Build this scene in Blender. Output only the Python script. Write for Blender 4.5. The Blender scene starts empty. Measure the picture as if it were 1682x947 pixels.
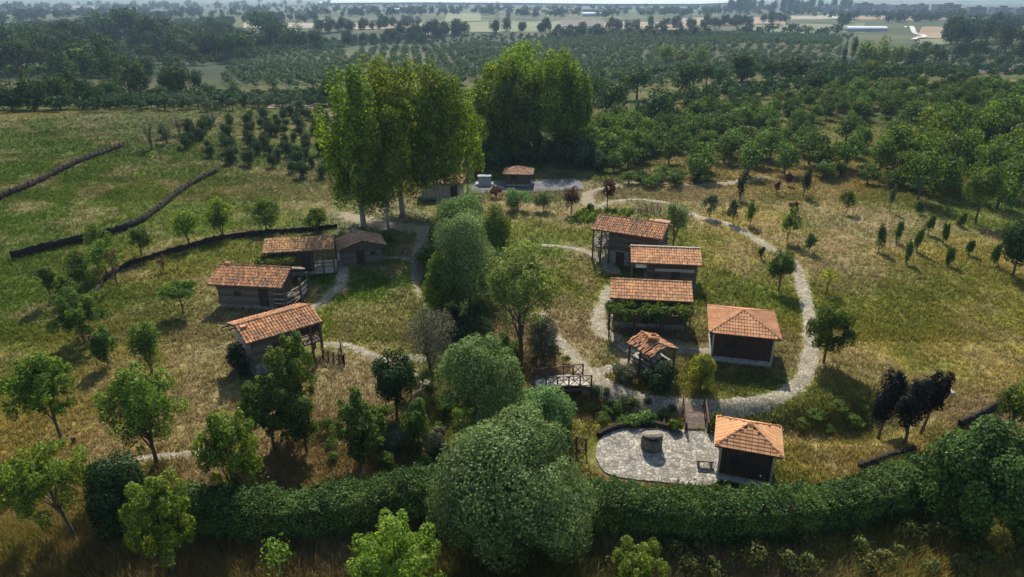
import bpy, math, random
import numpy as np
from mathutils import Vector, Matrix, Euler
R = math.radians
rng = np.random.default_rng(7)
random.seed(7)
SC = bpy.context.scene
COL = SC.collection

# ---------------------------------------------------------------- camera, sky, sun, exposure
CAM_H, PITCH, FPX, CX, CY = 25.4, 23.5, 1121.0, 841.0, 473.5
cd = bpy.data.cameras.new('camera'); cam = bpy.data.objects.new('camera', cd); COL.objects.link(cam)
cd.sensor_width = 36; cd.lens = 24.0; cd.clip_start = 0.5; cd.clip_end = 60000
cam.location = (0, 0, CAM_H); cam.rotation_euler = (R(90 - PITCH), 0, 0)
SC.camera = cam
SUN_EL, SUN_AZ = 42.0, 0.5
w = bpy.data.worlds.new('World'); SC.world = w; w.use_nodes = True
nt = w.node_tree
bg = nt.nodes['Background']; bg.inputs['Strength'].default_value = 0.095
sky = nt.nodes.new('ShaderNodeTexSky'); sky.sky_type = 'NISHITA'; sky.sun_disc = False
sky.sun_elevation = R(SUN_EL); sky.sun_rotation = R(SUN_AZ); sky.air_density = 1.2; sky.dust_density = 1.0
nt.links.new(sky.outputs[0], bg.inputs[0])
sd = bpy.data.lights.new('sun', 'SUN'); sd.energy = 4.4; sd.angle = R(0.5); sd.color = (1.0, 0.93, 0.80)
sun = bpy.data.objects.new('sun', sd); COL.objects.link(sun)
sv = Vector((math.sin(R(SUN_AZ)) * math.cos(R(SUN_EL)), math.cos(R(SUN_AZ)) * math.cos(R(SUN_EL)), math.sin(R(SUN_EL))))
sun.rotation_euler = (-sv).to_track_quat('-Z', 'Y').to_euler(); sun.location = (0, 60, 80)
SC.view_settings.view_transform = 'Standard'; SC.view_settings.look = 'None'
SC.view_settings.exposure = 0.84; SC.view_settings.gamma = 1.0
SC.render.engine = 'CYCLES'
SC.cycles.max_bounces = 6; SC.cycles.diffuse_bounces = 3; SC.cycles.transmission_bounces = 3; SC.cycles.volume_bounces = 0
SC.cycles.transparent_max_bounces = 8

# ---------------------------------------------------------------- terrain function
def smooth(a, b, x):
    t = np.clip((x - a) / (b - a), 0, 1); return t * t * (3 - 2 * t)
_perm = np.random.default_rng(3).random((256, 256))
def vnoise(x, y, s):
    x = np.asarray(x, float) / s; y = np.asarray(y, float) / s
    xi = np.floor(x).astype(int); yi = np.floor(y).astype(int)
    fx = x - xi; fy = y - yi; fx = fx * fx * (3 - 2 * fx); fy = fy * fy * (3 - 2 * fy)
    g = lambda a, b: _perm[a % 256, b % 256]
    return (g(xi, yi) * (1 - fx) + g(xi + 1, yi) * fx) * (1 - fy) + (g(xi, yi + 1) * (1 - fx) + g(xi + 1, yi + 1) * fx) * fy
def fbm(x, y, s):
    return (vnoise(x, y, s) + .5 * vnoise(x + 31, y + 17, s / 2.1) + .25 * vnoise(x + 71, y + 57, s / 4.3)) / 1.75
FIX = None
def dist_poly(x, y, pts):
    x = np.asarray(x, float); y = np.asarray(y, float)
    d = np.full(np.broadcast(x, y).shape, 1e9)
    for (ax, ay), (bx, by) in zip(pts[:-1], pts[1:]):
        dx, dy = bx - ax, by - ay; L = dx * dx + dy * dy + 1e-9
        t = np.clip(((x - ax) * dx + (y - ay) * dy) / L, 0, 1)
        d = np.minimum(d, np.hypot(x - ax - t * dx, y - ay - t * dy))
    return d
def inpoly(px, py, poly):
    c = np.zeros(len(px), bool); n = len(poly)
    for i in range(n):
        x1, y1 = poly[i]; x2, y2 = poly[(i + 1) % n]
        m = ((y1 > py) != (y2 > py)) & (px < (x2 - x1) * (py - y1) / (y2 - y1 + 1e-9) + x1); c ^= m
    return c
def H(x, y):
    x = np.asarray(x, float); y = np.asarray(y, float)
    far = -9 * smooth(140, 420, y) - 10 * smooth(500, 2500, y)
    hl = 5.0 * smooth(-24, -75, x) * smooth(45, 100, y) * (1 - smooth(112, 190, y))
    hr = 4.0 * smooth(18, 100, x) * smooth(85, 170, y) * (1 - smooth(190, 330, y))
    z = far + hl + hr + (fbm(x, y, 23) - .5) * 0.9 * smooth(12, 60, np.hypot(x - 4, y - 50)) + (fbm(x + 9, y, 7) - .5) * .18
    z = z + (fbm(x, y, 140) - .5) * 14 * smooth(170, 420, y) * (1 - .6 * smooth(600, 900, y))
    if FIX is not None:
        gx_ = np.clip((x + 60) / .4, 0, 299.999); gy_ = np.clip((y - 10) / .4, 0, 249.999); i = gx_.astype(int); j = gy_.astype(int); fx = gx_ - i; fy = gy_ - j
        b = lambda A: (A[j, i] * (1 - fx) + A[j, i + 1] * fx) * (1 - fy) + (A[j + 1, i] * (1 - fx) + A[j + 1, i + 1] * fx) * fy
        wt = b(FIX[1]); z = z - b(FIX[0]); z = z * (1 - wt) + FIX[2] * wt
    return z
_c, _s = math.cos(R(PITCH)), math.sin(R(PITCH))
def ray(px, py):
    u = (np.asarray(px, float) - CX) / FPX; v = (np.asarray(py, float) - CY) / FPX
    return u, _c - v * _s, -_s - v * _c
def PH(px, py, z):
    u, a, b = ray(px, py); t = (z - CAM_H) / b
    return np.array([u * t, a * t, z + 0 * t])
def G(px, py):
    """ground point(s) where the terrain is met"""
    u, a, b = ray(px, py); u = np.atleast_1d(u); a = np.atleast_1d(a); b = np.atleast_1d(b)
    ts = np.geomspace(15, 9000, 240); lo = np.full(u.shape, 15.0); hi = np.full(u.shape, 9000.0); done = np.zeros(u.shape, bool)
    for t0, t1 in zip(ts[:-1], ts[1:]):
        below = (CAM_H + b * t1 < H(u * t1, a * t1)) & ~done
        lo[below] = t0; hi[below] = t1; done |= below
        if done.all(): break
    for _ in range(20):
        m = (lo + hi) / 2; bl = CAM_H + b * m < H(u * m, a * m); hi = np.where(bl, m, hi); lo = np.where(bl, lo, m)
    t = (lo + hi) / 2; X, Y = u * t, a * t
    return np.array([X, Y, H(X, Y)])
def g1(px, py): return Vector([float(v[0]) for v in G([px], [py])])
def gline(pts): P = G([p[0] for p in pts], [p[1] for p in pts]); return [(float(a), float(b)) for a, b in zip(P[0], P[1])]
def spline(pts, n=10):
    P = [np.array(p, float) for p in pts]; P = [2 * P[0] - P[1]] + P + [2 * P[-1] - P[-2]]; out = []
    for i in range(1, len(P) - 2):
        for k in range(n):
            t = k / n; a, b, c, d = P[i - 1], P[i], P[i + 1], P[i + 2]
            out.append(.5 * ((2 * b) + (c - a) * t + (2 * a - 5 * b + 4 * c - d) * t * t + (3 * b - a - 3 * c + d) * t ** 3))
    out.append(P[-2]); return [tuple(p) for p in out]
_g = spline(gline([(700, 430), (735, 500), (775, 560), (850, 610), (925, 648), (1010, 672), (1080, 688), (1140, 692), (1240, 712 - 24), (1330, 692), (1420, 690), (1500, 655)]), 6)
pt = gline([(978, 752), (1000, 780), (1080, 792), (1170, 797), (1178, 760), (1176, 712), (1120, 706), (1060, 704), (1010, 706), (982, 728)])
ZP0 = float(np.mean(H(np.array([p[0] for p in pt]), np.array([p[1] for p in pt]))))
_ax, _ay = np.meshgrid(-60 + .4 * np.arange(301), 10 + .4 * np.arange(251))
_pd = np.where(inpoly(_ax.ravel(), _ay.ravel(), pt), 0, dist_poly(_ax.ravel(), _ay.ravel(), pt + [pt[0]])).reshape(_ax.shape)
FIX = (1.3 * (1 - smooth(.5, 2.6, dist_poly(_ax, _ay, _g))) * smooth(.2, 1.2, _pd), 1 - smooth(.3, 2.2, _pd), ZP0)

# ---------------------------------------------------------------- materials
MATS = {}
def mat(name, rough=.9):
    m = bpy.data.materials.new(name); m.use_nodes = True; nt = m.node_tree
    b = nt.nodes['Principled BSDF']; b.inputs['Roughness'].default_value = rough; b.inputs['Specular IOR Level'].default_value = .2
    return m, nt, b
def nd(nt, t, **k):
    n = nt.nodes.new(t)
    for a, v in k.items(): setattr(n, a, v)
    return n
def surf_mat(name, c1, c2, scale=4, rough=.9, stretch=(1, 1, 1), bump=.3, c3=None, island=0.0, stain=0.0, detail=6, coord='Object', bdist=.03, objvar=0.0):
    m, nt, b = mat(name, rough); L = nt.links.new
    tc = nd(nt, 'ShaderNodeTexCoord'); mp = nd(nt, 'ShaderNodeMapping'); mp.inputs['Scale'].default_value = stretch
    L(tc.outputs[coord], mp.inputs[0])
    no = nd(nt, 'ShaderNodeTexNoise'); no.inputs['Scale'].default_value = scale; no.inputs['Detail'].default_value = detail; no.inputs['Roughness'].default_value = .65
    L(mp.outputs[0], no.inputs['Vector'])
    cr = nd(nt, 'ShaderNodeValToRGB'); e = cr.color_ramp.elements
    e[0].position = .32; e[0].color = (*c1, 1); e[1].position = .68; e[1].color = (*c2, 1)
    if c3: x = e.new(.5); x.color = (*c3, 1)
    L(no.outputs[0], cr.inputs[0]); out = cr.outputs[0]
    if island or objvar:
        hs = nd(nt, 'ShaderNodeHueSaturation'); mr = nd(nt, 'ShaderNodeMapRange')
        if island:
            ge = nd(nt, 'ShaderNodeNewGeometry'); src = ge.outputs['Random Per Island']; v = island
        else:
            oi = nd(nt, 'ShaderNodeObjectInfo'); src = oi.outputs['Random']; v = objvar
        mr.inputs[3].default_value = 1 - v; mr.inputs[4].default_value = 1 + v
        L(src, mr.inputs[0]); L(mr.outputs[0], hs.inputs['Value']); L(out, hs.inputs['Color']); out = hs.outputs[0]
    if stain:
        n2 = nd(nt, 'ShaderNodeTexNoise'); n2.inputs['Scale'].default_value = .9; n2.inputs['Detail'].default_value = 6; n2.inputs['Roughness'].default_value = .7; L(tc.outputs[coord], n2.inputs[0])
        m2 = nd(nt, 'ShaderNodeMapRange'); m2.inputs[1].default_value = .46; m2.inputs[2].default_value = .66; m2.inputs[4].default_value = stain; L(n2.outputs[0], m2.inputs[0])
        mx = nd(nt, 'ShaderNodeMix', data_type='RGBA'); mx.inputs[7].default_value = (.12, .10, .07, 1); L(m2.outputs[0], mx.inputs[0]); L(out, mx.inputs[6]); out = mx.outputs[2]
    L(out, b.inputs['Base Color'])
    bp = nd(nt, 'ShaderNodeBump'); bp.inputs['Strength'].default_value = bump; bp.inputs['Distance'].default_value = bdist
    L(no.outputs[0], bp.inputs['Height']); L(bp.outputs[0], b.inputs['Normal'])
    MATS[name] = m; return m
def leaf_mat(name, c, c2, trans=.35, var=.35, objvar=.18, clump=.6):
    m = bpy.data.materials.new(name); m.use_nodes = True; nt = m.node_tree; L = nt.links.new
    nt.nodes.remove(nt.nodes['Principled BSDF']); out = nt.nodes['Material Output']
    ge = nd(nt, 'ShaderNodeNewGeometry'); oi = nd(nt, 'ShaderNodeObjectInfo'); tc = nd(nt, 'ShaderNodeTexCoord')
    no = nd(nt, 'ShaderNodeTexNoise'); no.inputs['Scale'].default_value = clump; no.inputs['Detail'].default_value = 2; L(tc.outputs['Object'], no.inputs['Vector'])
    mx = nd(nt, 'ShaderNodeMix', data_type='RGBA'); mx.inputs[6].default_value = (*c, 1); mx.inputs[7].default_value = (*c2, 1)
    mr = nd(nt, 'ShaderNodeMapRange'); mr.inputs[1].default_value = .35; mr.inputs[2].default_value = .65
    ad = nd(nt, 'ShaderNodeMath', operation='MULTIPLY_ADD'); ad.inputs[1].default_value = .5; L(ge.outputs['Random Per Island'], ad.inputs[0])
    sub = nd(nt, 'ShaderNodeMath', operation='SUBTRACT'); L(no.outputs[0], sub.inputs[0]); sub.inputs[1].default_value = .25; L(sub.outputs[0], ad.inputs[2])
    L(ad.outputs[0], mr.inputs[0]); L(mr.outputs[0], mx.inputs[0])
    hs = nd(nt, 'ShaderNodeHueSaturation'); L(mx.outputs[2], hs.inputs['Color'])
    v1 = nd(nt, 'ShaderNodeMapRange'); v1.inputs[3].default_value = 1 - objvar; v1.inputs[4].default_value = 1 + objvar; L(oi.outputs['Random'], v1.inputs[0])
    v2 = nd(nt, 'ShaderNodeMapRange'); v2.inputs[3].default_value = 1 - var; v2.inputs[4].default_value = 1 + var; L(ge.outputs['Random Per Island'], v2.inputs[0])
    mu = nd(nt, 'ShaderNodeMath', operation='MULTIPLY'); L(v1.outputs[0], mu.inputs[0]); L(v2.outputs[0], mu.inputs[1]); L(mu.outputs[0], hs.inputs['Value'])
    h1 = nd(nt, 'ShaderNodeMapRange'); h1.inputs[3].default_value = .485; h1.inputs[4].default_value = .515; L(oi.outputs['Random'], h1.inputs[0]); L(h1.outputs[0], hs.inputs['Hue'])
    d = nd(nt, 'ShaderNodeBsdfDiffuse'); t = nd(nt, 'ShaderNodeBsdfTranslucent'); L(hs.outputs[0], d.inputs[0])
    th = nd(nt, 'ShaderNodeHueSaturation'); th.inputs['Hue'].default_value = .485; th.inputs['Saturation'].default_value = 1.1; th.inputs['Value'].default_value = 1.3; L(hs.outputs[0], th.inputs['Color']); L(th.outputs[0], t.inputs[0])
    ms = nd(nt, 'ShaderNodeMixShader'); ms.inputs[0].default_value = trans; L(d.outputs[0], ms.inputs[1]); L(t.outputs[0], ms.inputs[2])
    gl = nd(nt, 'ShaderNodeBsdfGlossy'); gl.inputs['Roughness'].default_value = .5; gl.inputs[0].default_value = (.6, .65, .6, 1)
    m2 = nd(nt, 'ShaderNodeMixShader'); m2.inputs[0].default_value = .012; L(ms.outputs[0], m2.inputs[1]); L(gl.outputs[0], m2.inputs[2])
    L(m2.outputs[0], out.inputs[0]); MATS[name] = m; return m
# foliage
leaf_mat('leaf_poplar', (.065, .13, .013), (.185, .25, .026), .5)
leaf_mat('leaf_poplar_bright', (.07, .135, .014), (.17, .235, .028), .48)
leaf_mat('leaf_poplar_dark', (.042, .088, .014), (.125, .18, .022), .45)
leaf_mat('leaf_willow', (.075, .145, .045), (.19, .27, .095), .38, .22)
leaf_mat('leaf_willow_dark', (.075, .125, .034), (.18, .235, .075), .38, .25)
leaf_mat('leaf_green', (.05, .10, .014), (.14, .195, .03), .45)
leaf_mat('leaf_light', (.08, .145, .018), (.19, .26, .038), .5)
leaf_mat('leaf_dark', (.016, .036, .012), (.04, .07, .02), .25)
leaf_mat('leaf_mid', (.042, .088, .016), (.12, .178, .03), .42)
leaf_mat('leaf_shrub', (.024, .048, .016), (.06, .095, .03), .28)
leaf_mat('leaf_olive', (.05, .08, .04), (.11, .14, .075), .25)
leaf_mat('leaf_purple', (.008, .010, .008), (.022, .021, .017), .15)
leaf_mat('leaf_airy', (.095, .125, .026), (.21, .23, .065), .42)
leaf_mat('leaf_scrub', (.06, .075, .018), (.15, .155, .04), .35)
leaf_mat('leaf_rust', (.07, .032, .02), (.12, .06, .035), .3)
leaf_mat('leaf_grey', (.09, .10, .06), (.17, .17, .10), .3)
leaf_mat('leaf_yellow', (.14, .17, .02), (.28, .27, .04), .45)
leaf_mat('leaf_hedge', (.026, .07, .016), (.09, .165, .038), .34)
leaf_mat('leaf_orchard', (.04, .082, .016), (.12, .175, .036), .27, .4, .38)
leaf_mat('leaf_wood', (.02, .045, .013), (.07, .11, .026), .2, .35, .3)
leaf_mat('leaf_far', (.018, .042, .017), (.05, .088, .03), .25)
leaf_mat('leaf_far_olive', (.045, .085, .04), (.10, .145, .065), .25)
surf_mat('bark', (.05, .036, .026), (.13, .10, .075), 6, stretch=(3, 3, .5), bump=.6)
surf_mat('bark_pale', (.16, .14, .11), (.34, .31, .26), 5, stretch=(3, 3, .6))
surf_mat('old_wood', (.05, .036, .027), (.16, .125, .095), 5, stretch=(.6, .6, 8), bump=.5, island=.3)
surf_mat('log_wall', (.07, .055, .042), (.20, .165, .13), 5, stretch=(.7, 2, 9), bump=.5, island=.3)
surf_mat('dark_wood', (.028, .018, .013), (.075, .047, .033), 6, stretch=(.6, .6, 6), bump=.4, island=.25)
surf_mat('pale_wood', (.28, .25, .20), (.48, .44, .36), 6, stretch=(.6, .6, 6), bump=.4, island=.2)
surf_mat('rail_wood', (.06, .035, .025), (.14, .085, .06), 6, stretch=(4, 4, 4), bump=.3)
surf_mat('plaster', (.26, .25, .22), (.42, .40, .36), 3, bump=.3)
surf_mat('stone', (.16, .15, .135), (.42, .39, .34), 5, bump=.8, bdist=.06, island=.25)
surf_mat('stone_brown', (.10, .085, .07), (.26, .22, .18), 5, bump=.8, bdist=.06, island=.25)
surf_mat('tile_old', (.25, .11, .052), (.52, .28, .14), 3.5, stain=0.75, bump=.3, island=.36, c3=(.40, .185, .085), detail=8)
surf_mat('tile_gold', (.24, .12, .045), (.48, .27, .11), 3.5, stain=0.6, bump=.3, island=.38, c3=(.36, .19, .08), detail=8)
surf_mat('tile_orange', (.42, .19, .085), (.66, .38, .19), 2.5, stain=0.35, bump=.2, island=.28, c3=(.54, .27, .13), detail=6)
surf_mat('tile_hip', (.42, .19, .09), (.58, .30, .15), 1.2, stain=0.25, bump=.2, island=.12)
surf_mat('shingle', (.42, .20, .09), (.56, .29, .14), 1.6, stain=0.25, bump=.2, island=.10)
surf_mat('tile_brown', (.27, .14, .075), (.46, .27, .16), 3, stain=0.6, bump=.3, island=.25)
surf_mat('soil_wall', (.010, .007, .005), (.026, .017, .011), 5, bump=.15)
surf_mat('rock', (.25, .24, .22), (.5, .48, .44), 3, bump=.8)
surf_mat('concrete', (.24, .25, .26), (.36, .37, .38), 1.0, bump=.1)
surf_mat('glass_dark', (.02, .025, .03), (.03, .035, .04), 1.0, rough=.2, bump=0)
surf_mat('white_sheet', (.7, .7, .7), (.8, .8, .8), 1.0, rough=.5, bump=0)
surf_mat('block_grey', (.28, .28, .30), (.38, .37, .38), .05, bump=0, objvar=.25)
surf_mat('block_roof', (.15, .14, .15), (.2, .19, .2), .1, bump=0)
surf_mat('steel', (.2, .21, .22), (.26, .27, .28), 1, rough=.5, bump=0)

def paving_mat(name, scale, stones, joint, jw=.06, stain=.0):
    m, nt, b = mat(name, .85); L = nt.links.new
    tc = nd(nt, 'ShaderNodeTexCoord'); no = nd(nt, 'ShaderNodeTexNoise'); no.inputs['Scale'].default_value = 1.3; L(tc.outputs['Object'], no.inputs[0])
    ml = nd(nt, 'ShaderNodeVectorMath', operation='SCALE'); L(no.outputs[1], ml.inputs[0]); ml.inputs[3].default_value = .5
    av = nd(nt, 'ShaderNodeVectorMath', operation='ADD'); L(tc.outputs['Object'], av.inputs[0]); L(ml.outputs[0], av.inputs[1])
    vo = nd(nt, 'ShaderNodeTexVoronoi', voronoi_dimensions='2D'); vo.inputs['Scale'].default_value = scale; L(av.outputs[0], vo.inputs['Vector'])
    ve = nd(nt, 'ShaderNodeTexVoronoi', voronoi_dimensions='2D', feature='DISTANCE_TO_EDGE'); ve.inputs['Scale'].default_value = scale; L(av.outputs[0], ve.inputs['Vector'])
    sp = nd(nt, 'ShaderNodeSeparateColor'); L(vo.outputs['Color'], sp.inputs[0])
    cr = nd(nt, 'ShaderNodeValToRGB'); e = cr.color_ramp.elements; e[0].color = (*stones[0], 1); e[1].color = (*stones[2], 1); x = e.new(.5); x.color = (*stones[1], 1); L(sp.outputs[0], cr.inputs[0])
    n2 = nd(nt, 'ShaderNodeTexNoise'); n2.inputs['Scale'].default_value = .8; n2.inputs['Detail'].default_value = 7; L(tc.outputs['Object'], n2.inputs[0])
    hs = nd(nt, 'ShaderNodeHueSaturation'); mr2 = nd(nt, 'ShaderNodeMapRange'); mr2.inputs[1].default_value = .3; mr2.inputs[2].default_value = .7; mr2.inputs[3].default_value = .65; mr2.inputs[4].default_value = 1.2
    L(n2.outputs[0], mr2.inputs[0]); L(mr2.outputs[0], hs.inputs['Value']); L(cr.outputs[0], hs.inputs['Color'])
    mr = nd(nt, 'ShaderNodeMapRange'); mr.inputs[1].default_value = jw * .4; mr.inputs[2].default_value = jw; L(ve.outputs[0], mr.inputs[0])
    mx = nd(nt, 'ShaderNodeMix', data_type='RGBA'); mx.inputs[6].default_value = (*joint, 1); L(mr.outputs[0], mx.inputs[0]); L(hs.outputs[0], mx.inputs[7])
    L(mx.outputs[2], b.inputs['Base Color'])
    bp = nd(nt, 'ShaderNodeBump'); bp.inputs['Strength'].default_value = .7; bp.inputs['Distance'].default_value = .03; L(mr.outputs[0], bp.inputs['Height']); L(bp.outputs[0], b.inputs['Normal'])
    MATS[name] = m; return m
paving_mat('patio_stone', 3.9, ((.16, .145, .115), (.27, .25, .205), (.39, .365, .31)), (.11, .095, .07), .09)
paving_mat('path_stone', 4.2, ((.19, .16, .11), (.28, .245, .175), (.37, .33, .255)), (.13, .115, .07), .10)
paving_mat('yard_stone', 3.0, ((.09, .095, .10), (.12, .125, .13), (.16, .165, .165)), (.07, .07, .07), .06)
surf_mat('dirt_track', (.15, .125, .075), (.25, .205, .13), 2, bump=.5)

def ground_mat():
    m, nt, b = mat('meadow', .95); L = nt.links.new; b.inputs['Specular IOR Level'].default_value = .1
    at = nd(nt, 'ShaderNodeVertexColor'); at.layer_name = 'cover'
    tc = nd(nt, 'ShaderNodeTexCoord')
    def noise(s, d=5, st=(1, 1, 1), r=.6):
        mp = nd(nt, 'ShaderNodeMapping'); mp.inputs['Scale'].default_value = st; L(tc.outputs['Object'], mp.inputs[0])
        n = nd(nt, 'ShaderNodeTexNoise'); n.inputs['Scale'].default_value = s; n.inputs['Detail'].default_value = d; n.inputs['Roughness'].default_value = r; L(mp.outputs[0], n.inputs['Vector']); return n
    n1 = noise(1.1, 8, (1, 1.7, 1), .7); n2 = noise(.22, 5); n3 = noise(6, 4, (1, 2.2, 1))
    def rng_(n, a, b_, lo=.3, hi=.7):
        r = nd(nt, 'ShaderNodeMapRange'); r.inputs[1].default_value = lo; r.inputs[2].default_value = hi; r.inputs[3].default_value = a; r.inputs[4].default_value = b_; L(n.outputs[0], r.inputs[0]); return r
    r1 = rng_(n1, .45, 1.55); r3 = rng_(n3, .65, 1.35); mu = nd(nt, 'ShaderNodeMath', operation='MULTIPLY'); L(r1.outputs[0], mu.inputs[0]); L(r3.outputs[0], mu.inputs[1])
    hs = nd(nt, 'ShaderNodeHueSaturation'); L(at.outputs[0], hs.inputs['Color']); L(mu.outputs[0], hs.inputs['Value'])
    h = rng_(n2, .475, .525); L(h.outputs[0], hs.inputs['Hue'])
    L(hs.outputs[0], b.inputs['Base Color'])
    ad = nd(nt, 'ShaderNodeMath', operation='ADD'); L(n1.outputs[0], ad.inputs[0]); L(n3.outputs[0], ad.inputs[1])
    bp = nd(nt, 'ShaderNodeBump'); bp.inputs['Strength'].default_value = .9; bp.inputs['Distance'].default_value = .22; L(ad.outputs[0], bp.inputs['Height']); L(bp.outputs[0], b.inputs['Normal'])
    MATS['meadow'] = m
ground_mat()
def grass_mat():
    m = bpy.data.materials.new('grass_blades'); m.use_nodes = True; nt = m.node_tree; L = nt.links.new; nt.nodes.remove(nt.nodes['Principled BSDF'])
    at = nd(nt, 'ShaderNodeVertexColor'); at.layer_name = 'cover'; ge = nd(nt, 'ShaderNodeNewGeometry'); hs = nd(nt, 'ShaderNodeHueSaturation')
    mr = nd(nt, 'ShaderNodeMapRange'); mr.inputs[3].default_value = .7; mr.inputs[4].default_value = 1.3; L(ge.outputs['Random Per Island'], mr.inputs[0]); L(mr.outputs[0], hs.inputs['Value']); L(at.outputs[0], hs.inputs['Color'])
    d = nd(nt, 'ShaderNodeBsdfDiffuse'); t = nd(nt, 'ShaderNodeBsdfTranslucent'); L(hs.outputs[0], d.inputs[0]); L(hs.outputs[0], t.inputs[0])
    ms = nd(nt, 'ShaderNodeMixShader'); ms.inputs[0].default_value = .5; L(d.outputs[0], ms.inputs[1]); L(t.outputs[0], ms.inputs[2]); L(ms.outputs[0], nt.nodes['Material Output'].inputs[0])
    MATS['grass_blades'] = m
grass_mat()

# ---------------------------------------------------------------- object helpers
def tag(o, label=None, cat=None, group=None, kind=None):
    if label: o['label'] = label
    if cat: o['category'] = cat
    if group: o['group'] = group
    if kind: o['kind'] = kind
    return o
def empty(name, loc, rz=0, label=None, cat=None, group=None):
    o = bpy.data.objects.new(name, None); COL.objects.link(o); o.location = loc; o.rotation_euler = (0, 0, rz); o.empty_display_size = .5
    return tag(o, label, cat, group)
def link(name, me, parent=None, loc=None, rz=0):
    o = bpy.data.objects.new(name, me); COL.objects.link(o)
    if parent: o.parent = parent
    if loc is not None: o.location = loc; o.rotation_euler = (0, 0, rz)
    return o
def npmesh(name, V, F, mats, mi=None, cover=None, smooth_=False):
    """V (n,3), F (m,4) quads or (m,3) tris, or list of such (F0,F1)"""
    me = bpy.data.meshes.new(name); Fs = F if isinstance(F, list) else [F]
    me.vertices.add(len(V)); me.vertices.foreach_set('co', np.asarray(V, np.float32).ravel())
    nl = sum(f.size for f in Fs); nf = sum(len(f) for f in Fs)
    me.loops.add(nl); me.polygons.add(nf)
    me.loops.foreach_set('vertex_index', np.concatenate([f.ravel() for f in Fs]).astype(np.int32))
    tot = np.concatenate([np.full(len(f), f.shape[1]) for f in Fs]); st = np.concatenate([[0], np.cumsum(tot)[:-1]])
    me.polygons.foreach_set('loop_start', st.astype(np.int32))
    if mi is not None: me.polygons.foreach_set('material_index', np.asarray(mi, np.int32))
    if smooth_: me.polygons.foreach_set('use_smooth', np.ones(nf, bool))
    for m in (mats if isinstance(mats, (list, tuple)) else [mats]): me.materials.append(MATS[m])
    me.update(calc_edges=True)
    if cover is not None:
        a = me.color_attributes.new('cover', 'FLOAT_COLOR', 'POINT')
        a.data.foreach_set('color', np.concatenate([cover, np.ones((len(V), 1))], 1).astype(np.float32).ravel())
    return me
class MB:
    def __init__(s): s.v = []; s.f = []
    def add(s, vs, fs):
        n = len(s.v); s.v += [tuple(v) for v in vs]; s.f += [tuple(i + n for i in f) for f in fs]
    def box(s, c, d, rz=0, rx=0, ry=0):
        M = Matrix.Translation(c) @ Euler((rx, ry, rz)).to_matrix().to_4x4(); x, y, z = d[0] / 2, d[1] / 2, d[2] / 2
        vs = [M @ Vector(p) for p in ((-x, -y, -z), (x, -y, -z), (x, y, -z), (-x, y, -z), (-x, -y, z), (x, -y, z), (x, y, z), (-x, y, z))]
        s.add(vs, ((0, 3, 2, 1), (4, 5, 6, 7), (0, 1, 5, 4), (1, 2, 6, 5), (2, 3, 7, 6), (3, 0, 4, 7)))
    def beam(s, a, b, w_, h=None):
        h = h or w_; a = Vector(a); b = Vector(b); d = b - a; L = d.length
        if L < 1e-6: return
        q = d.to_track_quat('X', 'Z'); M = Matrix.Translation((a + b) / 2) @ q.to_matrix().to_4x4(); x, y, z = L / 2, w_ / 2, h / 2
        vs = [M @ Vector(p) for p in ((-x, -y, -z), (x, -y, -z), (x, y, -z), (-x, y, -z), (-x, -y, z), (x, -y, z), (x, y, z), (-x, y, z))]
        s.add(vs, ((0, 3, 2, 1), (4, 5, 6, 7), (0, 1, 5, 4), (1, 2, 6, 5), (2, 3, 7, 6), (3, 0, 4, 7)))
    def tube(s, pts, rad, seg=8, cap=True):
        pts = [Vector(p) for p in pts]; vs = []; n = len(pts)
        for i, p in enumerate(pts):
            d = (pts[min(i + 1, n - 1)] - pts[max(i - 1, 0)]).normalized(); a = d.orthogonal().normalized() if abs(d.z) < .9 else Vector((1, 0, 0)); a = (a - d * a.dot(d)).normalized(); b = d.cross(a)
            for k in range(seg):
                t = 2 * math.pi * k / seg; vs.append(p + (a * math.cos(t) + b * math.sin(t)) * rad[i])
        fs = [(i * seg + k, i * seg + (k + 1) % seg, (i + 1) * seg + (k + 1) % seg, (i + 1) * seg + k) for i in range(n - 1) for k in range(seg)]
        if cap: fs += [tuple(range(seg))[::-1], tuple((n - 1) * seg + k for k in range(seg))]
        s.add(vs, fs)
    def rockblob(s, c, r, rn):
        import itertools
        c = Vector(c); segs, rings = 7, 4; vs = [c + Vector((0, 0, -r[2] * .6))]
        for j in range(1, rings):
            th = math.pi * j / rings
            for k in range(segs):
                ph = 2 * math.pi * (k + rn.random() * .4) / segs; q = .8 + rn.random() * .35
                vs.append(c + Vector((r[0] * math.sin(th) * math.cos(ph) * q, r[1] * math.sin(th) * math.sin(ph) * q, -r[2] * math.cos(th) * q)))
        vs.append(c + Vector((0, 0, r[2]))); fs = []
        for k in range(segs): fs.append((0, 1 + (k + 1) % segs, 1 + k))
        for j in range(rings - 2):
            for k in range(segs): a = 1 + j * segs; fs.append((a + k, a + (k + 1) % segs, a + segs + (k + 1) % segs, a + segs + k))
        a = 1 + (rings - 2) * segs
        for k in range(segs): fs.append((a + k, a + (k + 1) % segs, len(vs) - 1))
        s.add(vs, fs)
    def mesh(s, name, mats):
        me = bpy.data.meshes.new(name); me.from_pydata(s.v, [], s.f); me.materials.append(MATS[mats]); me.update(); return me
    def build(s, name, m, parent=None, loc=None, rz=0, label=None):
        o = link(name, s.mesh(name, m), parent, loc, rz)
        if label: o['label'] = label
        return o

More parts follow.
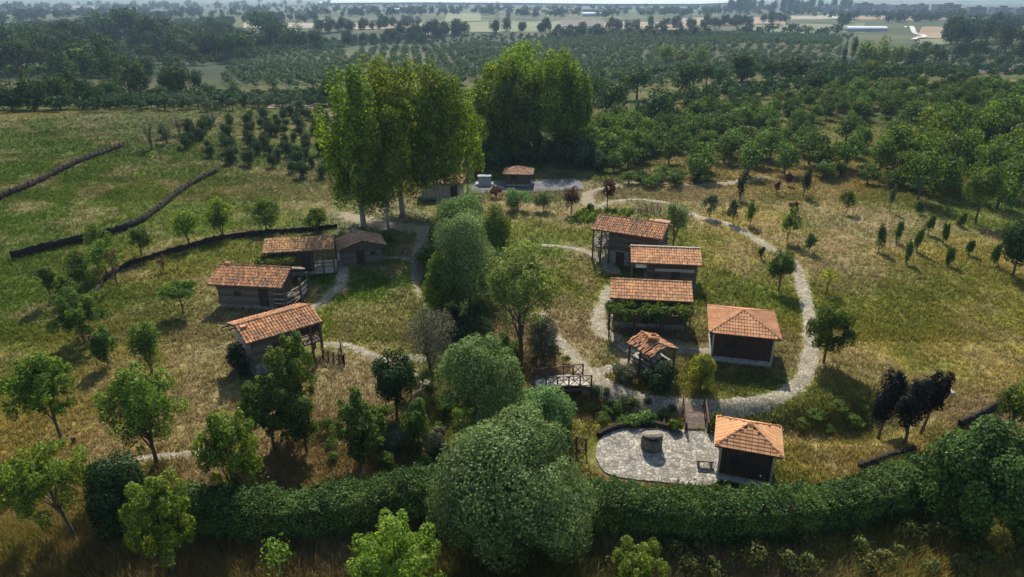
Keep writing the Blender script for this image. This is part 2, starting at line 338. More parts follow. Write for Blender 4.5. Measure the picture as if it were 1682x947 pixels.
# ---------------------------------------------------------------- ground cover colours
def rgb(r, g, b): return np.array([r, g, b])
C_GREEN = rgb(.07, .115, .014); C_OLIVE = rgb(.155, .155, .026); C_GOLD = rgb(.28, .205, .05); C_TAN = rgb(.30, .225, .12); C_BROWN = rgb(.17, .10, .05); C_DKGREEN = rgb(.035, .06, .016); C_YG = rgb(.2, .21, .03); C_GREY = rgb(.24, .21, .155)
BL = [  # px, py, radius m (x, y), colour, weight
 (120, 290, 26, 22, C_GREEN, 2.6), (30, 420, 14, 12, C_GREEN, 1.6), (230, 300, 16, 16, C_OLIVE, .7), (150, 225, 9, 4, C_YG, .4), (30, 188, 7, 6, C_GOLD, 1.4), (180, 215, 22, 14, C_GREEN, .9), (100, 250, 22, 16, C_GREEN, .9), (60, 420, 10, 6, C_GREEN, .6),
 (330, 330, 12, 8, C_OLIVE, .8), (480, 310, 10, 8, C_TAN, .8), (250, 440, 9, 6, C_GOLD, .8), (200, 420, 6, 4, C_GOLD, .5), (330, 430, 8, 6, C_OLIVE, .8), (330, 500, 6, 5, C_TAN, .5), (60, 560, 10, 6, C_OLIVE, .9),
 (30, 520, 8, 6, C_GREEN, .7), (330, 570, 6, 4, C_TAN, .7), (190, 600, 5, 3, C_GOLD, .5), (100, 720, 9, 4, C_GOLD, .9), (310, 680, 5, 4, C_TAN, .9), (100, 850, 6, 3, C_GOLD, 1), (320, 720, 5, 2.5, C_TAN, .8), (560, 640, 4, 3, C_TAN, .8),
 (560, 700, 4, 4, C_BROWN, .7), (640, 760, 5, 2, C_GOLD, .7), (620, 480, 5, 5, C_GREEN, 1), (650, 440, 4, 5, C_GREEN, .8), (600, 530, 6, 2.5, C_YG, .75), (560, 600, 4, 2.5, C_TAN, .8), (640, 560, 4, 2, C_OLIVE, .5),
 (600, 330, 6, 6, C_TAN, .9), (600, 360, 5, 5, C_GREY, .9), (540, 290, 6, 8, C_TAN, .8), (690, 400, 2.5, 4, C_TAN, .8), (900, 380, 6, 5, C_OLIVE, 1), (930, 460, 5, 5, C_OLIVE, 1), (920, 430, 5, 4, C_GREEN, .6), (930, 530, 5, 4, C_TAN, .6), (960, 560, 4, 3, C_TAN, .6),
 (1020, 320, 12, 6, C_TAN, .9), (1000, 340, 8, 4, C_TAN, .8), (1150, 310, 10, 6, C_TAN, .8), (1250, 290, 12, 8, C_GOLD, .9), (1350, 310, 12, 8, C_GOLD, .8), (1250, 360, 6, 6, C_GOLD, .6), (1220, 420, 6, 6, C_GOLD, .7), (1160, 400, 5, 5, C_OLIVE, .7), (1190, 460, 4, 5, C_GREEN, .5),
 (1400, 360, 8, 7, C_TAN, .7), (1350, 420, 8, 5, C_TAN, .7), (1500, 470, 12, 7, C_GREEN, .5), (1570, 500, 10, 6, C_GOLD, .5), (1365, 235, 3, 12, C_YG, 1.6), (1440, 228, 3, 12, C_YG, 1.6), (1450, 500, 10, 5, C_OLIVE, .9), (1620, 430, 10, 6, C_GOLD, .8), (1580, 540, 12, 5, C_YG, .65), (1500, 590, 12, 4, C_GOLD, .7), (1640, 600, 8, 4, C_GOLD, .8), (1480, 620, 6, 3, C_OLIVE, .7),
 (1380, 740, 6, 4, C_GOLD, .9), (1560, 670, 6, 4, C_TAN, .7), (1640, 700, 5, 4, C_BROWN, .6), (1340, 700, 6, 2, C_GREEN, .7), (1180, 640, 6, 1.6, C_OLIVE, .9), (1250, 610, 4, 2.5, C_DKGREEN, .8), (1010, 690, 5, 1.5, C_YG, .5), (1000, 660, 5, 2, C_BROWN, .6),
 (850, 560, 3, 5, C_BROWN, .6), (780, 520, 3, 4, C_DKGREEN, .9), (300, 890, 6, 3, C_BROWN, .6), (600, 930, 9, 2.5, C_BROWN, .7), (1200, 930, 7, 2, C_TAN, .8), (1480, 910, 7, 2.2, C_GOLD, 1.2), (380, 930, 4, 2, C_GOLD, .9), (1000, 780, 4, 1.5, C_BROWN, .8), (270, 215, 14, 12, C_TAN, .5), (420, 240, 18, 14, C_GREEN, .6), (450, 230, 9, 9, C_YG, .8),
 (1280, 262, 16, 9, C_GOLD, .6), (1100, 330, 8, 5, C_OLIVE, .4), (900, 330, 8, 5, C_TAN, .7), (850, 350, 6, 4, C_OLIVE, .4), (40, 800, 6, 3, C_BROWN, .6), (450, 780, 5, 2, C_BROWN, .7), (740, 870, 5, 4, C_DKGREEN, .8),
]
_bp = G([b[0] for b in BL], [b[1] for b in BL])
def cover(x, y):
    x = np.asarray(x, float); y = np.asarray(y, float); n = fbm(x, y, 14)[..., None]; n = np.clip((n - .3) / .4, 0, 1)
    base = C_GREEN * (1 - n) + C_OLIVE * n
    W = np.full(x.shape + (1,), .22); A = base * W
    wx = x + (fbm(x, y, 6) - .5) * 7; wy = y + (fbm(x + 50, y, 6) - .5) * 7
    near = y < 240
    for i, b in enumerate(BL):
        g = np.exp(-(((wx - _bp[0, i]) / b[2]) ** 2 + ((wy - _bp[1, i]) / b[3]) ** 2))[..., None] * b[5]
        A = A + g * b[4]; W = W + g
    c = A / W
    p = fbm(x + 13, y + 7, 4.0)[..., None]; p2 = fbm(x + 3, y + 70, 1.4)[..., None]
    dry = np.clip((p - .52) * 5, 0, 1) * .45; c = c * (1 - dry) + C_TAN * dry
    gr = np.clip((.47 - p) * 5, 0, 1) * .4; c = c * (1 - gr) + C_GREEN * .8 * gr
    c = c * (.75 + .5 * p2)
    f = smooth(190, 280, y)[..., None]
    q = fbm(x + 200, y, 60)[..., None]; q = np.clip((q - .35) / .3, 0, 1)
    cf = rgb(.03, .05, .02) * (1 - q) + rgb(.085, .09, .04) * q
    c = c * (1 - f) + cf * f
    return c * (1 - .38 * smooth(78, 110, y) * (1 - smooth(250, 400, y)))[..., None]  # middle distance darkened: self-shadow of the grass painted into its colour
# ground sheet, graded grid
def graded(a, b, step, far, grow=1.13):
    core = list(np.arange(a, b + 1e-6, step)); s = step; v = b; up = []
    while v < far[1]: s *= grow; v += s; up.append(v)
    s = step; v = a; dn = []
    while v > far[0]: s *= grow; v -= s; dn.append(v)
    return np.array(dn[::-1] + core + up)
gx = graded(-70, 70, .45, (-9000, 9000)); gy = graded(14, 130, .45, (-60, 9000), 1.05)
XX, YY = np.meshgrid(gx, gy); ZZ = H(XX, YY)
far = np.hypot(XX, YY) > 2500
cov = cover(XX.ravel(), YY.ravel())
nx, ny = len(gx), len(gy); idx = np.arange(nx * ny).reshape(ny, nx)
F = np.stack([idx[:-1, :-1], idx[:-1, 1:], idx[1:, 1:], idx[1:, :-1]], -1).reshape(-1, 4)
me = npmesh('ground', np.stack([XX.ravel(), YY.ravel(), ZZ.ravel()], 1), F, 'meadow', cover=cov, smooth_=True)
gobj = link('ground', me); tag(gobj, kind='structure')

def drape_strip(name, pts, width, m, dz=.05, jit=.12, n=14, kind='structure', seed=0, across=5):
    c = spline(gline(pts), n); rn = np.random.default_rng(seed); V = []; k = len(c)
    c = np.array(c); d = np.gradient(c, axis=0); d /= np.linalg.norm(d, axis=1)[:, None]; nrm = np.stack([-d[:, 1], d[:, 0]], 1)
    width = [q * (.78 if m == 'path_stone' else .8) for q in (width if isinstance(width, (list, tuple)) else [width, width])]
    wv = np.array(width if isinstance(width, (list, tuple)) else [width, width], float); W = np.interp(np.linspace(0, 1, k), np.linspace(0, 1, len(wv)), wv)
    for j, t in enumerate(np.linspace(-.5, .5, across)):
        e = rn.normal(0, jit, k) if j in (0, across - 1) else 0
        P = c + nrm * (W * t + e)[:, None]; z = H(P[:, 0], P[:, 1]) + dz - (.06 if j in (0, across - 1) else 0); V.append(np.column_stack([P, z]))
    V = np.stack(V, 1).reshape(-1, 3); i = np.arange(k * across).reshape(k, across)
    F = np.stack([i[:-1, :-1], i[:-1, 1:], i[1:, 1:], i[1:, :-1]], -1).reshape(-1, 4)
    o = link(name, npmesh(name, V, F, m)); tag(o, kind=kind); return c
PATHS = []
def path(pts, width, m='path_stone', **k):
    c = drape_strip('path', pts, width, m, **k); PATHS.append(([tuple(p) for p in c[::3]] + [tuple(c[-1])], (max(width) if isinstance(width, (list, tuple)) else width) / 2))
path([(885, 515), (905, 545), (935, 578), (965, 612), (1010, 642), (1070, 660), (1140, 667), (1215, 665), (1275, 652), (1315, 625), (1330, 585), (1332, 540), (1325, 500), (1312, 450), (1295, 425), (1262, 405), (1225, 383), (1190, 366), (1150, 357), (1100, 335), (1050, 328), (1000, 332), (975, 345)], [1.3, 1.5, 2.2, 2.0, 1.8, 1.6, 1.6, 1.5, 1.5, 1.3, 1.2, 1.1, 1.0], seed=1)
path([(965, 612), (990, 608), (1020, 600), (1040, 590)], 1.4, seed=2, dz=.055)
path([(890, 402), (925, 405), (960, 412), (990, 425), (1010, 450)], [1.0, .9, 1.4, 2.2, 2.0], seed=3, dz=.045)
path([(1000, 470), (990, 500), (983, 525), (990, 548), (1020, 556)], [1.0, 1.4, 1.9, 2.0, 1.5], seed=4, dz=.06)
path([(1020, 575), (1075, 562), (1120, 572), (1172, 577)], [2.5, 3, 1.6, 1.2], seed=5, dz=.065)
path([(565, 415), (563, 440), (560, 465), (535, 490), (505, 512)], [2.4, 1.8, 1.5, 1.2, 1.2], seed=6)
path([(696, 372), (692, 400), (686, 430), (684, 462), (694, 492)], [2.0, 1.6, 1.3, 1.0], 'dirt_track', seed=7, jit=.2)
path([(590, 425), (640, 423), (680, 430)], [.9, .7], seed=8)
path([(530, 565), (570, 568), (610, 583), (650, 600), (690, 620), (700, 640)], [1.2, 1.0, 1.4, 1.2], seed=9)
path([(660, 585), (700, 590)], 1.2, seed=10, dz=.055)
path([(560, 350), (600, 362), (650, 372), (700, 376)], [3, 4, 3.5, 2.5], 'dirt_track', seed=11, jit=.5, dz=.045)
path([(975, 345), (965, 320), (1000, 308), (1060, 300), (1130, 305), (1200, 300), (1260, 292)], [2.4, 2.2, 1.8, 1.4], 'dirt_track', seed=13, jit=.4)
path([(170, 770), (240, 752), (310, 745), (350, 735)], 1.0, seed=14)

def sheet(name, poly, m, dz=.05, n=24, world=False, kind='structure'):
    """draped polygon (4 px corners, bilinear grid)"""
    P = np.array(gline(poly)); g = np.linspace(0, 1, n); V = []
    for a in g:
        for b in g:
            V.append((P[0] * (1 - a) + P[1] * a) * (1 - b) + (P[3] * (1 - a) + P[2] * a) * b)
    V = np.array(V); V = np.column_stack([V, H(V[:, 0], V[:, 1]) + dz]); i = np.arange(n * n).reshape(n, n)
    F = np.stack([i[:-1, :-1], i[1:, :-1], i[1:, 1:], i[:-1, 1:]], -1).reshape(-1, 4)
    o = link(name, npmesh(name, V, F, m)); tag(o, kind=kind); return o
sheet('paved_yard', [(770, 318), (960, 312), (950, 293), (780, 298)], 'yard_stone', .06)
PATHS.append((gline([(780, 306), (950, 302)]), 3.5))
# patio (flat, slightly raised disc of stone)
pc = spline(pt + [pt[0]], 5)[:-1]; zc = ZP0 + .08
V = [(x, y, zc) for x, y in pc] + [(x, y, zc - .9) for x, y in pc]; n = len(pc)
mb = MB(); mb.add(V, [tuple(range(n))[::-1] if False else tuple(range(n))] + [(i, i + n, (i + 1) % n + n, (i + 1) % n) for i in range(n)])
tag(mb.build('patio', 'patio_stone'), kind='structure')
PATIO = pt; ZP = zc
PATHS.append((gline([(1000, 750), (1170, 755)]), 2.4))
PATHS.append((gline([(1010, 730), (1170, 730)]), 1.6))

# ---------------------------------------------------------------- foliage
def crown_np(n, rad, ncl, leaf, seed, cz=0.0, clr=.36, zst=1.0, up=.2, shell=.55, flat=0.0, boxy=0.0, nr=.55):
    r = np.random.default_rng(seed); rad = np.array(rad, float)
    d = r.normal(size=(ncl, 3)); d[:, 2] += up; d /= np.linalg.norm(d, axis=1)[:, None]
    q = shell + (1 - shell) * r.random(ncl) ** .6; q[: max(1, ncl // 6)] *= .5
    cc = d * q[:, None] * (1 - clr * .55)
    cr = clr * (.65 + .6 * r.random(ncl))
    wgt = cr ** 2; k = r.choice(ncl, n, p=wgt / wgt.sum())
    e = r.normal(size=(n, 3)); e[:, 2] += .25; e /= np.linalg.norm(e, axis=1)[:, None]
    P = cc[k] + e * (cr[k] * (.45 + .6 * r.random(n) ** .5))[:, None] * np.array([1, 1, zst])
    if flat: P[:, 2] = np.where(P[:, 2] < -flat, -flat + (P[:, 2] + flat) * .25, P[:, 2])
    P = P / np.percentile(np.linalg.norm(P, axis=1), 97.5); P[:, 2] /= max(1, np.percentile(np.abs(P[:, 2]), 99.2))
    if boxy: P[:, :2] *= np.where(P[:, 2] < 0, 1 / np.maximum(.3, np.sqrt(np.clip(1 - P[:, 2] ** 2, .01, 1))) ** boxy, 1)[:, None]
    P = P * rad
    o = P / (np.linalg.norm(P / rad, axis=1)[:, None] * rad.mean() + 1e-6)
    N = e * .55 + o * .5 + r.normal(size=(n, 3)) * nr; N /= np.linalg.norm(N, axis=1)[:, None]
    T = np.cross(N, r.normal(size=(n, 3))); T /= np.linalg.norm(T, axis=1)[:, None] + 1e-9; B = np.cross(N, T)
    s = leaf * (.6 + .8 * r.random(n))[:, None]
    P = P + np.array([0, 0, cz])
    V = np.stack([P - T * s * .5, P + B * s * .32, P + T * s * .5, P - B * s * .32], 1).reshape(-1, 3)
    F = np.arange(n * 4).reshape(n, 4)
    return V, F, cc * rad + np.array([0, 0, cz])
def trunk_mb(h, r0, targets, seed, lean=(0, 0), nlimb=6, fork=.35, multi=1):
    rn = random.Random(seed); mb = MB()
    for t in range(multi):
        ang = rn.random() * 6.3; sp = 0 if multi == 1 else .12 * h
        pts = []; rad = []; top = Vector((lean[0] + math.cos(ang) * sp, lean[1] + math.sin(ang) * sp, h * .82))
        for i in range(7):
            q = i / 6; pts.append(Vector((top.x * q + rn.uniform(-1, 1) * .03 * h * q * (1 - q) * 3, top.y * q + rn.uniform(-1, 1) * .03 * h * q * (1 - q) * 3, top.z * q - (.3 if i == 0 else 0)))); rad.append(r0 * (1.25 if i == 0 else 1 - .8 * q) / (multi ** .5))
        mb.tube(pts, rad, 7)
        for j in range(nlimb):
            if not len(targets): break
            tg = Vector(targets[rn.randrange(len(targets))]); q = rn.uniform(fork, .8); i = q * 6; a = pts[int(i)].lerp(pts[min(6, int(i) + 1)], i % 1)
            if tg.z < a.z: tg.z = a.z + .1 * h * rn.random()
            m1 = a.lerp(tg, .5) + Vector((rn.uniform(-.04, .04) * h, rn.uniform(-.04, .04) * h, .03 * h)); rr = r0 * (1 - .8 * q) * .55 / (multi ** .5)
            mb.tube([a, m1, tg], [rr, rr * .6, rr * .15], 5, cap=False)
    return mb
def px_size(base, py_top, wpx):
    """height and width in metres of something standing at base whose top shows at py_top and is wpx wide"""
    D = base.y; v = (py_top - CY) / FPX; a, b = _c - v * _s, -_s - v * _c
    zt = CAM_H + D * b / a; zc = D * _c + (CAM_H - (base.z + zt) / 2) * _s
    return max(.5, zt - base.z), wpx / FPX * zc
def tree(name, label, base, top, width, lf, n, leaf, ncl=22, cb=.25, bark='bark', group=None, cat='tree', r0=None, seed=None, clr=.36, zst=1., multi=1, lean=(0, 0), shell=.55, nlimb=6, depth=1.0, up=.2, flat=0, crown_name='crown', sink=0, boxy=0, nr=.45):
    p = g1(*base); seed = seed if seed is not None else int(base[0] * 7 + base[1] * 13)
    h, w_ = px_size(p, top, width)
    p.z -= sink
    rz = h * (1 - cb) / 2; cz = h * (1 + cb) / 2
    V, F, cc = crown_np(n, (w_ / 2, w_ / 2 * depth, rz), ncl, leaf, seed, cz, clr, zst, up, shell, flat, boxy, nr)
    V[:, 0] += lean[0] * 1.0; V[:, 1] += lean[1]; cc = cc + np.array([lean[0], lean[1], 0])
    root = empty(name, p, random.Random(seed).random() * 0, label, cat, group)
    link(crown_name, npmesh(crown_name, V, F, lf), root)
    r0 = r0 or .013 * h + .035
    trunk_mb(h, r0, cc, seed, lean, nlimb, multi=multi, fork=max(.15, cb * .7)).build('trunk', bark, root)
    return root

# tall poplars behind the village
LP = 'tall green poplars in the middle, left clump'; 
tree('poplar_tree', 'tall dense green poplar at the left edge of the left poplar clump', (598, 372), 104, 140, 'leaf_poplar', 22000, .30, 90, .06, 'bark_pale', LP, r0=.3, clr=.17, zst=1.3, seed=1, shell=.6, boxy=.2, nr=.3)
tree('poplar_tree', 'tallest poplar of the left clump, dark green with a domed top', (662, 352), 74, 190, 'leaf_poplar', 32000, .30, 130, .08, 'bark_pale', LP, r0=.32, clr=.155, zst=1.3, seed=2, shell=.6, boxy=.15, nr=.3)
tree('poplar_tree', 'bright yellow-green poplar at the right of the left clump with pale trunks below', (722, 352), 116, 160, 'leaf_poplar_bright', 26000, .29, 120, .14, 'bark_pale', LP, r0=.3, clr=.155, zst=1.2, seed=3, multi=3, shell=.55, boxy=.15, nr=.3)
tree('poplar_tree', 'narrow green poplar low at the front of the left clump beside the dirt track', (640, 385), 175, 92, 'leaf_poplar', 16000, .24, 36, .14, 'bark_pale', LP, r0=.22, clr=.24, zst=1.5, seed=4)
tree('poplar_tree', 'yellowish leaning poplar on the right flank of the left clump', (768, 325), 150, 75, 'leaf_poplar_bright', 11000, .25, 30, .14, 'bark_pale', LP, r0=.22, clr=.26, zst=1.4, seed=5)
RP = 'tall dark green poplars in the middle, right clump'
for i, (b, t, w_, l, lab) in enumerate([((822, 256), 86, 110, 'leaf_poplar', 'leftmost poplar of the right clump, touching the left clump'), ((868, 248), 66, 165, 'leaf_poplar', 'broad tallest poplar in the middle of the right clump, above the small pavilion'),
        ((912, 252), 78, 112, 'leaf_poplar', 'third poplar of the right clump, with a rounded leafy top'), ((938, 256), 105, 62, 'leaf_poplar', 'narrow rightmost poplar of the right clump'), ((845, 262), 120, 85, 'leaf_poplar_dark', 'shorter poplar standing in front of the right clump')]):
    tree('poplar_tree', lab, b, t, w_ * 1.05, l, 21000, .34, 100, .0, 'bark_pale', RP, r0=.3, clr=.165, zst=1.3, seed=20 + i, shell=.6, boxy=.35, depth=1.1, nr=.3)

# trees of the stream and foreground
TR = [ # name, label, base, top, width, leafmat, n, leaf, kwargs
 ('willow_tree', 'very large round silvery willow in the bottom centre, in front of the hedge', (846, 915), 697, 282, 'leaf_willow', 75000, .13, dict(ncl=110, cb=.0, clr=.25, shell=.80, nr=.34, r0=.3, multi=3, flat=.7, nlimb=8)),
 ('willow_tree', 'round grey-green willow just left of the wooden footbridge', (790, 722), 552, 150, 'leaf_willow_dark', 34000, .13, dict(ncl=110, cb=.0, clr=.22, shell=.78, nr=.36, multi=3, flat=.75)),
 ('willow_shrub', 'pale green bushy willow below the wooden footbridge', (890, 722), 634, 112, 'leaf_willow', 16000, .13, dict(ncl=46, cb=.0, clr=.32, shell=.5, multi=3)),
 ('airy_tree', 'tall airy yellow-green tree with a bare dark trunk above the footbridge', (853, 597), 390, 132, 'leaf_airy', 17000, .16, dict(ncl=100, cb=.30, clr=.17, r0=.2, nlimb=18, shell=.35)),
 ('willow_tree', 'pale clumpy round willow in the centre beside the dirt path', (772, 500), 345, 132, 'leaf_willow', 30000, .15, dict(ncl=26, cb=.0, clr=.36, shell=.8, multi=2, nr=.25)),
 ('willow_tree', 'silvery bushy tree behind the pale clumpy willow', (765, 420), 303, 115, 'leaf_willow_dark', 18000, .16, dict(ncl=26, cb=.0, clr=.34, shell=.7, nr=.28)),
 ('broadleaf_tree', 'dark green tree between the two central willows', (815, 440), 335, 62, 'leaf_green', 9000, .16, dict(ncl=26, cb=.05)),
 ('broadleaf_tree', 'fresh green tree at the left of the central willow above the stream', (728, 528), 412, 80, 'leaf_green', 13000, .15, dict(ncl=34, cb=.12, clr=.28)),
 ('sparse_tree', 'thin grey-brown tree with bare twigs left of the stream', (712, 624), 503, 98, 'leaf_grey', 7500, .10, dict(ncl=40, cb=.12, clr=.26, multi=3, nlimb=14, shell=.4)),
 ('young_tree', 'small very dark round tree on a short trunk left of the grey-brown tree', (652, 690), 575, 78, 'leaf_dark', 9000, .15, dict(ncl=26, cb=.2)),
 ('young_tree', 'dark green leafy tree below the small round dark one, at the lower centre-left', (598, 762), 640, 96, 'leaf_mid', 13000, 0.136, dict(ncl=80, cb=.12, clr=.17, shell=.35, nlimb=14)),
 ('shrub', 'small dark bush between the lower centre-left trees and the round willow', (686, 742), 655, 52, 'leaf_mid', 5000, .12, dict(ncl=18, cb=.05, multi=2)),
 ('broadleaf_tree', 'bright green tree in front of the lowest left barn roof', (492, 705), 543, 88, 'leaf_green', 18200, 0.128, dict(ncl=80, cb=.15, clr=.17, shell=.35, nlimb=14)),
 ('broadleaf_tree', 'dark bushy tree under the bright tree by the lowest left barn', (452, 738), 612, 96, 'leaf_mid', 16900, 0.128, dict(ncl=80, cb=.08, clr=.17, shell=.35, nlimb=14)),
 ('broadleaf_tree', 'dark spreading tree right of the bushy tree below the lowest left barn', (505, 742), 640, 60, 'leaf_mid', 6000, .15, dict(ncl=20, cb=.12)),
 ('broadleaf_tree', 'light green slender tree at the left end of the hedge top', (398, 835), 664, 106, 'leaf_light', 14300, 0.128, dict(ncl=80, cb=.12, clr=.17, shell=.35, nlimb=10)),
 ('broadleaf_tree', 'wide airy tree with a visible trunk left of the hedge', (258, 762), 598, 132, 'leaf_green', 13000, 0.136, dict(ncl=80, cb=.15, clr=.17, shell=.35, nlimb=14)),
 ('broadleaf_tree', 'green round-headed tree on a slanting trunk at the left with stumps beside it', (104, 728), 583, 116, 'leaf_green', 13650, 0.136, dict(ncl=80, cb=.28, clr=.17, shell=.35, nlimb=12, lean=(-.5, 0))),
 ('broadleaf_tree', 'light green spreading tree near the lower left corner', (124, 887), 732, 142, 'leaf_light', 16900, 0.119, dict(ncl=80, cb=.2, clr=.17, shell=.35, nlimb=12, lean=(-.8, .2))),
 ('broadleaf_tree', 'bright light green tree at the bottom in front of the dark bushes', (285, 944), 770, 112, 'leaf_light', 15600, 0.119, dict(ncl=80, cb=.15, clr=.17, shell=.35, nlimb=14)),
 ('sparse_tree', 'small thin sapling with few leaves in front of the hedge', (468, 975), 872, 64, 'leaf_light', 420, .12, dict(ncl=20, cb=.2, nlimb=14, r0=.04)),
 ('broadleaf_tree', 'light green treetop cut by the bottom edge left of the big willow', (660, 1040), 850, 160, 'leaf_light', 19000, .11, dict(ncl=120, cb=.05, clr=.16, shell=.5, zst=.9)),
 ('broadleaf_tree', 'small light green treetop cut by the bottom edge right of the big willow', (1047, 1010), 890, 104, 'leaf_light', 10000, .11, dict(ncl=80, cb=.1, clr=.17, shell=.45)),
 ('dark_bush', 'very dark dense bush at the left end of the hedge', (208, 868), 745, 118, 'leaf_dark', 20000, .13, dict(ncl=44, cb=.0, multi=3)),
 ('leafy_bush', 'large bush with glossy bright green top at the right end of the hedge', (1582, 885), 702, 180, 'leaf_hedge', 42000, .16, dict(ncl=70, cb=.0, clr=.28, multi=3)),
 ('leafy_bush', 'green bush cut by the right edge below the hedge end', (1680, 900), 775, 90, 'leaf_mid', 10000, .15, dict(ncl=30, cb=.0, multi=2)),
 ('purple_tree', 'dark purple-leaved tree, left one of the pair at the right', (1442, 720), 605, 52, 'leaf_purple', 8000, .14, dict(ncl=26, cb=.16, zst=1.2)),
 ('purple_tree', 'dark purple-leaved tree with a spreading top, right one of the pair', (1484, 730), 612, 48, 'leaf_purple', 5500, .14, dict(ncl=24, cb=.18)),
 ('purple_tree', 'dark purple leafy tree leaning right over the white rocks', (1512, 712), 604, 46, 'leaf_purple', 4500, .14, dict(ncl=20, cb=.3, lean=(.4, 0))),
 ('young_tree', 'bright green young tree near the right edge by the dark retaining wall', (1648, 730), 630, 64, 'leaf_green', 4200, .14, dict(ncl=22, cb=.35, lean=(.1, 0))),
 ('round_tree', 'dark green round tree beside the path right of the hip-roofed hut', (1353, 596), 500, 84, 'leaf_green', 11000, .15, dict(ncl=32, cb=.18, clr=.3)),
 ('round_tree', 'dark round tree where the ring path turns at the upper right', (1278, 476), 408, 48, 'leaf_mid', 6000, .15, dict(ncl=22, cb=.15)),
 ('sapling', 'thin yellowish sapling right of the ring path', (1357, 482), 428, 44, 'leaf_yellow', 700, .14, dict(ncl=14, cb=.15, nlimb=9)),
 ('broadleaf_tree', 'broad dark green tree in the left meadow above three shadows', (140, 562), 470, 92, 'leaf_mid', 13000, 0.136, dict(ncl=80, cb=.08, clr=.17, shell=.35, nlimb=14)),
 ('conical_bush', 'narrow dark bush below the broad tree in the left meadow', (180, 600), 532, 40, 'leaf_mid', 4500, .14, dict(ncl=18, cb=.03)),
 ('upright_bush', 'upright many-stemmed green bush left of the lowest left barn', (250, 612), 528, 64, 'leaf_green', 5200, .14, dict(ncl=26, cb=.0, zst=1.5, multi=4)),
 ('round_tree', 'small umbrella-shaped dark tree left of the middle left barn', (302, 517), 458, 62, 'leaf_mid', 4200, .15, dict(ncl=20, cb=.3, flat=.3, zst=.8)),
 ('young_tree', 'small dark tree on a thin trunk at the far left of the meadow', (87, 500), 438, 38, 'leaf_mid', 2600, .16, dict(ncl=14, cb=.35)),
 ('young_tree', 'green tree in front of the dark curved wall on the left', (234, 422), 372, 40, 'leaf_mid', 2600, .17, dict(ncl=16, cb=.2)),
 ('young_tree', 'thin green tree growing over the left dark wall', (170, 435), 362, 44, 'leaf_green', 1900, .17, dict(ncl=18, cb=.15)),
 ('young_tree', 'pale sparse tree below the left dark wall', (176, 452), 392, 52, 'leaf_green', 2100, .17, dict(ncl=18, cb=.1)),
 ('young_tree', 'dim green tree at the upper end of the row in the left meadow', (142, 470), 408, 56, 'leaf_mid', 2600, .17, dict(ncl=18, cb=.1)),
 ('young_tree', 'green tree between the far left trunk tree and the broad meadow tree', (112, 500), 450, 40, 'leaf_green', 2400, .17, dict(ncl=16, cb=.1)),
 ('sapling', 'thin sapling below the curved retaining wall on the left', (194, 470), 405, 26, 'leaf_rust', 350, .14, dict(ncl=10, cb=.15, nlimb=9)),
 ('sapling', 'tiny sapling beside the curved retaining wall', (270, 446), 412, 18, 'leaf_rust', 220, .14, dict(ncl=8, cb=.15, nlimb=7)),
 ('young_tree', 'pale green feathery tree above the curved retaining wall', (311, 400), 345, 52, 'leaf_light', 3200, .18, dict(ncl=20, cb=.12, multi=2)),
 ('broadleaf_tree', 'fresh green tree above the curved wall, second from the left', (366, 388), 326, 58, 'leaf_light', 5200, .18, dict(ncl=24, cb=.08, multi=2)),
 ('broadleaf_tree', 'low wide dark green tree above the curved wall', (438, 378), 328, 66, 'leaf_mid', 4800, .18, dict(ncl=24, cb=.12)),
 ('young_tree', 'green tree by the end of the curved wall near the track', (520, 380), 338, 46, 'leaf_green', 3000, .18, dict(ncl=18, cb=.08)),
 ('shrub', 'small dark bush right of the small brown-roofed hut', (640, 402), 377, 34, 'leaf_mid', 2400, .16, dict(ncl=14, cb=.0)),
 ('olive_tree', 'grey-green olive-like tree behind the upper right barn', (1106, 402), 328, 54, 'leaf_willow_dark', 6000, .14, dict(ncl=30, cb=.1, multi=2, nlimb=10)),
 ('rust_tree', 'dark reddish small tree by the paved yard, left one', (938, 350), 303, 30, 'leaf_rust', 1800, .17, dict(ncl=16, cb=.2)),
 ('rust_tree', 'dark reddish small tree on the dry slope, right one', (997, 340), 292, 28, 'leaf_rust', 1500, .17, dict(ncl=16, cb=.3)),
 ('shrub', 'pale green fan-shaped bush in front of the small pavilion', (850, 345), 306, 48, 'leaf_willow', 3600, .17, dict(ncl=20, cb=.0, multi=3)),
 ('shrub', 'pale green fan-shaped bush right of the first by the paved yard', (893, 345), 312, 40, 'leaf_willow', 2600, .17, dict(ncl=16, cb=.0, multi=3)),
 ('shrub', 'reddish bush at the corner of the paved yard', (815, 325), 303, 22, 'leaf_rust', 900, .17, dict(ncl=10, cb=.0)),
 ('shrub', 'small green bush on the dry bank above the vegetable rows', (968, 350), 330, 18, 'leaf_mid', 900, .16, dict(ncl=10, cb=.0)),
 ('shrub', 'bright yellow-green bush between the oven shelter and the hip-roofed hut', (1150, 640), 582, 56, 'leaf_yellow', 7000, .12, dict(ncl=30, cb=.0, multi=3)),
 ('shrub', 'dark weedy bush against the front of the oven shelter', (1085, 640), 596, 70, 'leaf_dark', 7500, .13, dict(ncl=30, cb=.0, multi=3)),
 ('shrub', 'brown-green bramble at the bend of the path left of the oven shelter', (1025, 622), 596, 52, 'leaf_grey', 3500, .11, dict(ncl=20, cb=.0, multi=3)),
 ('shrub', 'dusty grey-brown bush at the foot of the airy tree', (892, 590), 520, 66, 'leaf_grey', 6000, .12, dict(ncl=26, cb=.0, multi=3)),
 ('shrub', 'dark bush in the shade left of the airy tree', (830, 590), 545, 50, 'leaf_mid', 3500, .13, dict(ncl=20, cb=.0, multi=3)),
 ('shrub', 'dark low bush over the stream bank above the willows', (775, 575), 520, 90, 'leaf_dark', 6000, .15, dict(ncl=26, cb=.0, multi=2)),
